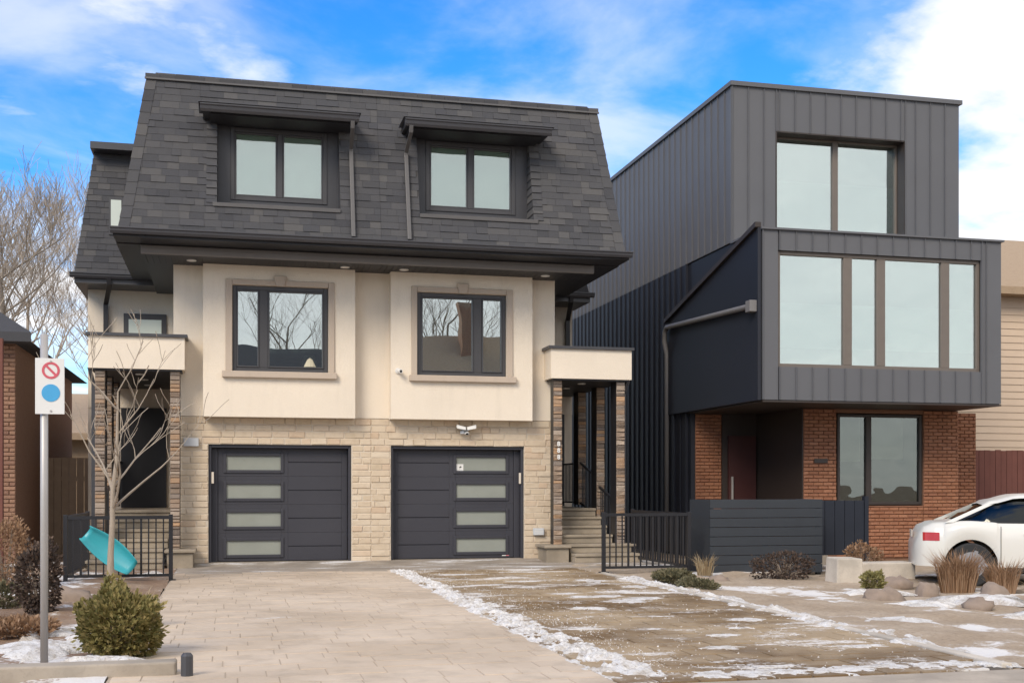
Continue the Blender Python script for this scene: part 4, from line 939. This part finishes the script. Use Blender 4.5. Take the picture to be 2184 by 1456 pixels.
# ------------------------------------------------------------------ neighbours
NB = empty('beige_house', (26, 9, 0), 'beige sided house with a brown roof at the right edge behind the modern house', 'house')
bz = MB()
for i in range(36): z = -.2 + i * .19; bz.prism([(6.0, z), (6.02, z + .19), (6.3, z + .19), (6.3, z)], 'x', 18.5, 33)
obj('siding', bz, 'siding', NB, kind='stuff'); obj('wall', MB().box(18.52, 33, 6.301, 16, -.2, 6.6), 'siding', NB)
obj('roof', MB().prism([(5.5, 6.55), (5.5, 6.75), (11, 9.3), (16.5, 6.75), (16.5, 6.55)], 'x', 18.1, 33.4), 'roofbrown', NB)
obj('window', MB().box(25, 26.5, 5.97, 6.05, 3.6, 5.2), 'frame', NB)
FE = empty('wood_fence', (18, 3, 0), 'dark red board fence at the right edge below the beige house', 'fence')
fm = mesh('fence_board', MB().box(0, .14, 0, .025, 0, 2.4), 'redwood')
for i in range(54): inst('fence_board', fm, FE, (15.95 + i * .15, 2.5 + random.uniform(-.004, .004), -.15 + random.uniform(-.015, .015)))
obj('rail', MB().box(15.95, 24, 2.526, 2.58, .4, .5), 'redwood', FE); obj('rail', MB().box(15.95, 24, 2.526, 2.58, 1.7, 1.8), 'redwood', FE)
LB = empty('brick_house', (-6.5, 3, 0), 'brown brick house with a dark roof at the left edge of the street', 'house')
obj('wall', MB().box(-11, -3.78, 1.03, 9, -.2, 4.0), 'brown_brick', LB)
bc = MB(); z = -.1; r_ = 0
while z < 3.95:
    x = -5.2 - (.12 if r_ % 2 else 0)
    while x < -3.80: block_mb(random.random(), .1, .1, bc, (x, 1.0, z, min(.228, -3.782 - x), .03, .068)); x += .24
    z += .078; r_ += 1
obj('brick_courses', bc, 'brown_brick', LB, kind='stuff')
obj('roof', MB().hexa([(-11.4, .6, 3.98), (-3.45, .6, 3.98), (-3.45, 9.4, 3.98), (-11.4, 9.4, 3.98)], [(-11.4, .6, 4.15), (-3.45, .6, 4.15), (-7.0, 5, 6.6), (-8.0, 5, 6.6)]), 'shingle', LB)
obj('window', MB().box(-4.75, -4.25, .96, 1.02, 1.7, 2.9), 'white', LB)
obj('porch_post', MB().box(-3.98, -3.86, .2, .32, -.1, 3.98), 'redwood', LB)
TB = empty('tan_house', (-9, 22, 0), 'tan brick house far back behind the left garden', 'house')
obj('wall', MB().box(-13, -4.0, 16, 26, -.2, 2.9), 'tan_brick', TB); obj('roof', MB().prism([(15.4, 2.8), (15.4, 3.0), (21, 4.6), (26.6, 3.0), (26.6, 2.8)], 'x', -13.4, -3.7), 'roofbrown', TB)
for x in (-5.9, -8.4): w_ = obj('window', MB().box(x, x + .9, 15.93, 16.02, 1.2, 2.6), 'white', TB); obj('pane', MB().box(x + .08, x + .82, 15.92, 15.93, 1.28, 2.52), 'room', w_)
BF = empty('wood_fence', (-3.3, 5, 0), 'weathered tan board fence between the brick house and the left porch', 'fence')
M['fencewood'] = simple('weathered_wood', (.33, .24, .165), .9, .25, 6, .3)
fm2 = mesh('fence_board', MB().box(0, .14, 0, .022, 0, 2.1), 'fencewood')
for i in range(14): inst('fence_board', fm2, BF, (-4.9 + i * .15, 4.2, -.12 + random.uniform(-.02, .02)))
obj('rail', MB().box(-4.9, -2.8, 4.225, 4.27, .3, .39), 'fencewood', BF); obj('rail', MB().box(-4.9, -2.8, 4.225, 4.27, 1.5, 1.59), 'fencewood', BF)

# across the street, behind the camera: the houses the windows mirror
for (xa, xb, yr, zr, mt, lb) in ((7.5, 17.5, -41, 9.5, 'roofbrown', 'brown roofed house across the street from the stucco pair'), (-4.5, 5.5, -42, 8.8, 'shingle', 'grey roofed house across the street from the left driveway')):
    AH = empty('house_across', ((xa + xb) / 2, -41, 0), lb, 'house')
    obj('wall', MB().box(xa, xb, -46, -36.6, -.2, 5.4), 'brown_brick', AH); obj('roof', MB().prism([(-36, 5.2), (-36, 5.45), (yr, zr), (-46.6, 5.45), (-46.6, 5.2)], 'x', xa - .4, xb + .4), mt, AH)
    if xa > 0: obj('chimney', MB().box(11.9, 13.0, -40.6, -39.6, 7.5, 11.3), 'brown_brick', AH)

# ------------------------------------------------------------------ trees and plants
def limb(mb, p, d, L, r, depth, rng, twigs, nb=(2, 4), up=.25, sides=5):
    pts = [p]; rs = [r]; q = p; dd = d; n = 4
    for i in range(n):
        dd = (dd + Vector((rng.uniform(-.22, .22), rng.uniform(-.22, .22), rng.uniform(-.1, .2) + up * .2))).normalized(); q = q + dd * L / n
        pts.append(q); rs.append(max(r * (1 - .62 * (i + 1) / n), .005))
    (mb if depth > 1 else twigs).tube(pts, rs, sides if depth > 1 else 3, False)
    if depth <= 0: return
    for i in range(rng.randint(*nb) + (1 if depth == 1 else 0)):
        k = rng.uniform(.35, 1); j = min(int(k * n), n - 1); s = pts[j].lerp(pts[j + 1], k * n - j)
        a = rng.uniform(0, 6.28); o = Vector((math.cos(a), math.sin(a), rng.uniform(.1, .8))).normalized()
        limb(mb, s, (dd * .7 + o * .75).normalized(), L * rng.uniform(.5, .75), rs[j + 1] * .75, depth - 1, rng, twigs, nb, up, sides)
def bare_tree(x, y, z, h, r, seed, label, mat, group=None, depth=4, nb=(2, 4), lean=(0, 0), clear=.35):
    rng = random.Random(seed); T_ = empty('bare_tree', (x, y, z), label, 'tree', group); tr, tw = MB(), MB(); pts = [Vector((x, y, z - .05))]; n = 6
    for i in range(n): pts.append(Vector((x + lean[0] * (i + 1) / n + rng.uniform(-.03, .03) * h * .2, y + lean[1] * (i + 1) / n + rng.uniform(-.03, .03) * h * .2, z + h * .75 * (i + 1) / n)))
    rs = [r * (1.25 if i == 0 else 1 - .75 * i / n) for i in range(n + 1)]; tr.tube(pts, rs, 9, False)
    obj('trunk', tr, mat, T_, smooth=True, fix=False); br = MB()
    for i in range(9 if depth > 2 else 8):
        k = rng.uniform(clear, 1) if i else 1.0; j = min(int(k * n), n - 1); s = pts[j].lerp(pts[j + 1], k * n - j); a = i * 2.4 + rng.uniform(-.4, .4)
        limb(br, s, Vector((math.cos(a) * .8, math.sin(a) * .8, .75)).normalized(), h * .34 * (1.25 - .6 * k), rs[j] * .55, depth - 1, rng, tw, nb)
    br.add(tw.v, tw.f); obj('crown', br, mat, T_, fix=False)
bare_tree(-1.63, -4.4, -.06, 3.7, .05, 4, 'thin young bare tree in front of the left porch', 'palebark', None, 3, (2, 3), (.1, 0), .28)
G = 'bare winter trees in the left background'
bare_tree(-5.4, 9.0, 0, 8.6, .15, 11, 'grey bare tree close behind the weathered fence', 'greybark', G, 4, (5, 6))
bare_tree(-8.2, 14.0, 0, 9.5, .18, 13, 'brown bare tree at the far left over the brick roof', 'bark', G, 4, (5, 6))
bare_tree(-4.6, 30.0, 0, 12.5, .2, 17, 'tall distant bare tree beside the left house eave', 'greybark', G, 4, (5, 6))
bare_tree(-8.5, 33.0, 0, 12.5, .2, 19, 'distant bare tree behind the tan house', 'greybark', G, 4, (5, 6))
GR = 'bare trees across the street'
bare_tree(3.5, -52, 0, 15, .2, 23, 'bare tree behind the houses across the street', 'bark', GR, 4, (3, 4)); bare_tree(14, -54, 0, 16, .22, 29, 'bare tree behind the brown roof across the street', 'bark', GR, 4, (3, 4)); bare_tree(24, -50, 0, 13, .2, 31, 'bare tree at the end of the row across the street', 'bark', GR, 4, (3, 4))

def leafy(name, x, y, z, rx, ry, rz, n, size, mat, label, cat, seed, group=None, stem='bark'):
    rng = random.Random(seed); P_ = empty(name, (x, y, z), label, cat, group); lf = MB(); sm = MB()
    for i in range(26):
        a = rng.uniform(0, 6.28); e = rng.uniform(.2, 1); tip = Vector((x + math.cos(a) * rx * .8 * (1 - e * .4), y + math.sin(a) * ry * .8 * (1 - e * .4), z + rz * 1.7 * e)); sm.tube([(x, y, z - .02), ((x + tip.x) / 2, (y + tip.y) / 2, z + (tip.z - z) * .6), tip], [.010, .007, .003], 4, False)
    for i in range(n):
        while True:
            q = Vector((rng.uniform(-1, 1), rng.uniform(-1, 1), rng.uniform(-1, 1)))
            if .12 < q.length < 1: break
        q = q.normalized() * (q.length ** .45); d = 1 + .45 * noise.noise(q * 2.0 + Vector((seed, 0, seed))) + .28 * noise.noise(q * 6 + Vector((0, seed, 0)))
        p = Vector((x + q.x * rx * d, y + q.y * ry * d, z + rz * .92 + q.z * rz * d))
        if p.z < z: p.z = z + rng.uniform(0, .05)
        ax = (q + Vector((rng.uniform(-.7, .7), rng.uniform(-.7, .7), rng.uniform(-.2, .9)))).normalized(); sd_ = ax.cross(Vector((rng.uniform(-1, 1), rng.uniform(-1, 1), rng.uniform(-1, 1)))).normalized(); l = size * rng.uniform(.6, 1.4); w = l * .30
        lf.add([tuple(p - sd_ * w * .3), tuple(p + ax * l * .5 - sd_ * w), tuple(p + ax * l), tuple(p + ax * l * .5 + sd_ * w)], [(0, 1, 2, 3)])
    obj('stems', sm, stem, P_, fix=False); obj('foliage', lf, mat, P_, fix=False); return P_
def tuft(name, x, y, z, r, h, n, mat, label, seed, spread=.5, w=.006, group=None):
    rng = random.Random(seed); g = MB()
    for i in range(n):
        a = rng.uniform(0, 6.28); rr_ = r * math.sqrt(rng.random()); bx, by_ = x + math.cos(a) * rr_ * .5, y + math.sin(a) * rr_ * .5; hh = h * rng.uniform(.5, 1.15); a2 = a + rng.uniform(-.8, .8); o_ = spread * hh * rng.uniform(.2, 1); ca, sa = math.cos(a2), math.sin(a2); px_, py_ = -sa * w, ca * w
        if rng.random() < .5: px_, py_ = w, 0
        pts = [(bx, by_, z - .02), (bx + ca * o_ * .3, by_ + sa * o_ * .3, z + hh * .6), (bx + ca * o_, by_ + sa * o_, z + hh * rng.uniform(.75, 1))]
        g.add([(pts[0][0] - px_, pts[0][1] - py_, pts[0][2]), (pts[0][0] + px_, pts[0][1] + py_, pts[0][2]), (pts[1][0] + px_ * .8, pts[1][1] + py_ * .8, pts[1][2]), (pts[1][0] - px_ * .8, pts[1][1] - py_ * .8, pts[1][2]), pts[2]], [(0, 1, 2, 3), (3, 2, 4)])
    o = obj(name, g, mat, origin=(x, y, z), fix=False); return tag(o, label, 'grass', group)
leafy('evergreen_shrub', -.88, -11.75, -.05, .31, .31, .27, 7500, .045, 'evergreen', 'rounded olive evergreen shrub at the front of the left garden', 'shrub', 3)
leafy('evergreen_shrub', -1.13, -9.8, -.05, .12, .12, .26, 1500, .05, 'evergreen', 'small upright evergreen just behind the rounded olive shrub', 'shrub', 5)
tuft('grass_clump', -.95, -9.6, -.05, .3, .42, 260, 'drygrass', 'pale dry grass clump behind the rounded shrub', 8)
leafy('bare_shrub', -2.05, -8.0, -.05, .22, .22, .42, 2600, .05, 'darkshrub', 'dark brown withered shrub beside the sign pole', 'shrub', 9)
leafy('mulch_plant', -2.55, -7.2, -.05, .3, .3, .14, 1400, .05, 'olive', 'low dull green plant at the far left of the garden', 'plant', 10)
leafy('leaf_heap', -2.0, -10.1, -.05, .38, .3, .08, 2200, .05, 'browngrass', 'heap of rust coloured dead leaves left of the sign pole', 'leaves', 14)
leafy('withered_shrub', -3.0, -4.5, -.05, .35, .35, .5, 2400, .05, 'browngrass', 'brown withered hedge shrub in front of the weathered fence', 'shrub', 15)
tuft('grass_clump', 7.70, -3.75, -.08, .25, .36, 130, 'drygrass', 'long dry grass growing through the guard railing corner', 21, .7)
leafy('creeping_plant', 6.55, -5.3, -.06, .22, .55, .08, 2600, .05, 'olive', 'low olive creeping plant along the right edge of the driveway near the railing', 'plant', 22)
leafy('creeping_plant', 6.42, -6.5, -.06, .16, .5, .06, 1800, .045, 'olive', 'low olive creeping plant nearer the street on the driveway edge', 'plant', 23)
leafy('withered_shrub', 8.7, -4.6, -.10, .5, .35, .20, 1700, .05, 'darkshrub', 'dark withered shrub in front of the charcoal planter', 'shrub', 24)
leafy('lime_plant', 9.05, -6.7, -.12, .15, .15, .13, 900, .05, 'lime', 'small yellow green plant in the right garden bed', 'plant', 25)
tuft('grass_clump', 10.1, -7.2, -.15, .45, .62, 700, 'browngrass', 'tall brown ornamental grass in front of the rear car wheel', 26, .6, .008)
tuft('grass_clump', 10.75, -7.3, -.15, .35, .5, 420, 'browngrass', 'shorter brown ornamental grass below the car doors', 27, .6, .008)
tuft('grass_clump', 10.0, -9.3, -.15, .4, .42, 500, 'drygrass', 'ochre dry grass clump at the right edge in the bed', 28, .6, .008)
leafy('withered_shrub', 10.4, -4.1, -.12, .3, .3, .26, 1500, .05, 'browngrass', 'rust brown withered shrub before the low navy gate', 'shrub', 31)
for i, (x, y, rx, ry, rz, lb) in enumerate([(8.35, -8.1, .3, .2, .12, 'flat brown rock in the right bed nearest the driveway'), (9.35, -7.6, .16, .14, .14, 'small dark rock between the snow patches in the right bed'), (8.95, -9.3, .2, .16, .1, 'low brown rock nearer the pavement in the right bed'),
                                        (9.9, -8.3, .22, .18, .15, 'brown rock below the tall brown grass'), (9.75, -6.2, .26, .2, .13, 'grey brown rock beside the lime plant'), (7.3, -5.2, .22, .16, .1, 'grey rock between creeping plant and planter'), (-1.9, -6.6, .25, .2, .14, 'brown rock in the left garden behind the sign')]):
    b = MB().lump((x, y, -.14 if x > 0 else -.08), rx, ry, rz * 1.5, i + 1, 16, 10, .35, -.05); tag(obj('rock', b, 'rock', origin=(x, y, -.1), smooth=True), lb, 'rock', 'rocks in the garden beds')

# ------------------------------------------------------------------ street and garden furniture on the left
SG = empty('parking_sign', (-1.36, -12.2, -.05), 'white parking sign with red and blue discs on a thin steel pole', 'sign')
obj('pole', MB().tube([(-1.40, -12.2, -.1), (-1.40, -12.2, 2.55)], .03, 10), 'steel', SG, smooth=True)
sy = -12.245
obj('plate', MB().box(-1.46, -1.245, sy, sy + .006, 1.925, 2.36), 'white', SG, bevel=.002)
cxs = -1.345
def ring_mb(cx_, cz, r0, r1, y0, y1, n=28):
    b = MB(); vs = []
    for y in (y0, y1):
        for r in (r0, r1): vs += [(cx_ + r * math.cos(2 * math.pi * k / n), y, cz + r * math.sin(2 * math.pi * k / n)) for k in range(n)]
    b.add(vs, [(k, (k + 1) % n, n + (k + 1) % n, n + k) for k in range(n)] + [(k, 2 * n + k, 2 * n + (k + 1) % n, (k + 1) % n) for k in range(n)] + [(n + k, n + (k + 1) % n, 3 * n + (k + 1) % n, 3 * n + k) for k in range(n)]); return b
obj('red_ring', ring_mb(cxs, 2.265, .048, .066, sy - .003, sy - .0005), 'red', SG)
b = MB(); b.hexa([(cxs - .045, sy - .0025, 2.30), (cxs - .032, sy - .0025, 2.312), (cxs + .045, sy - .0025, 2.232), (cxs + .032, sy - .0025, 2.22)], [(cxs - .045, sy - .0005, 2.30), (cxs - .032, sy - .0005, 2.312), (cxs + .045, sy - .0005, 2.232), (cxs + .032, sy - .0005, 2.22)]); obj('red_bar', b, 'red', SG)
obj('bolt', MB().cyl((cxs, sy - .0005, 2.335), .008, -.006, 'y', 8).cyl((cxs, sy - .0005, 1.95), .008, -.006, 'y', 8), 'steel', SG)
obj('blue_disc', MB().cyl((cxs, sy - .0005, 2.09), .068, -.003, 'y', 28), 'blue', SG)
KW = tag(obj('garden_kerb', MB().box(-6, -.38, -12.85, -12.65, -.3, .05), 'concrete', origin=(-3, -12.75, -.05), bevel=.015), 'low concrete kerb wall along the front of the left garden', 'kerb')
tag(obj('bollard', MB().tube([(-.30, -12.9, -.1), (-.30, -12.9, .10), (-.30, -12.9, .12)], [.045, .045, .03], 12), 'char', origin=(-.3, -12.9, -.05)), 'short dark post at the end of the low garden kerb', 'post')
b = MB(); v = []; n = 14                                    # sled: a dished turquoise shell leaning on the railing
A_, B_ = Vector((-2.0, -3.62, .66)), Vector((-1.36, -3.85, .16)); ax = (B_ - A_); side = Vector((.25, .15, .95)); side -= ax.normalized() * side.dot(ax.normalized()); side.normalize(); nn = ax.cross(side).normalized()
for i in range(n + 1):
    t = i / n; w = .08 + .11 * math.sin(math.pi * min(1, t * .75 + .12)); c_ = A_ + ax * t + nn * (.14 * (1 - t) ** 3)
    for f, d in ((-1, .09), (-.82, .02), (-.3, 0), (.3, 0), (.82, .02), (1, .09)): v.append(tuple(c_ + side * w * f + nn * d))
b.add(v, [(i * 6 + j, i * 6 + j + 1, (i + 1) * 6 + j + 1, (i + 1) * 6 + j) for i in range(n) for j in range(5)])
o = tag(obj('snow_sled', b, 'turq', origin=(-1.7, -3.9, 0), smooth=True), 'turquoise plastic snow sled leaning on the left guard railing', 'sled')
sm_ = o.modifiers.new('thickness', 'SOLIDIFY'); sm_.thickness = .012
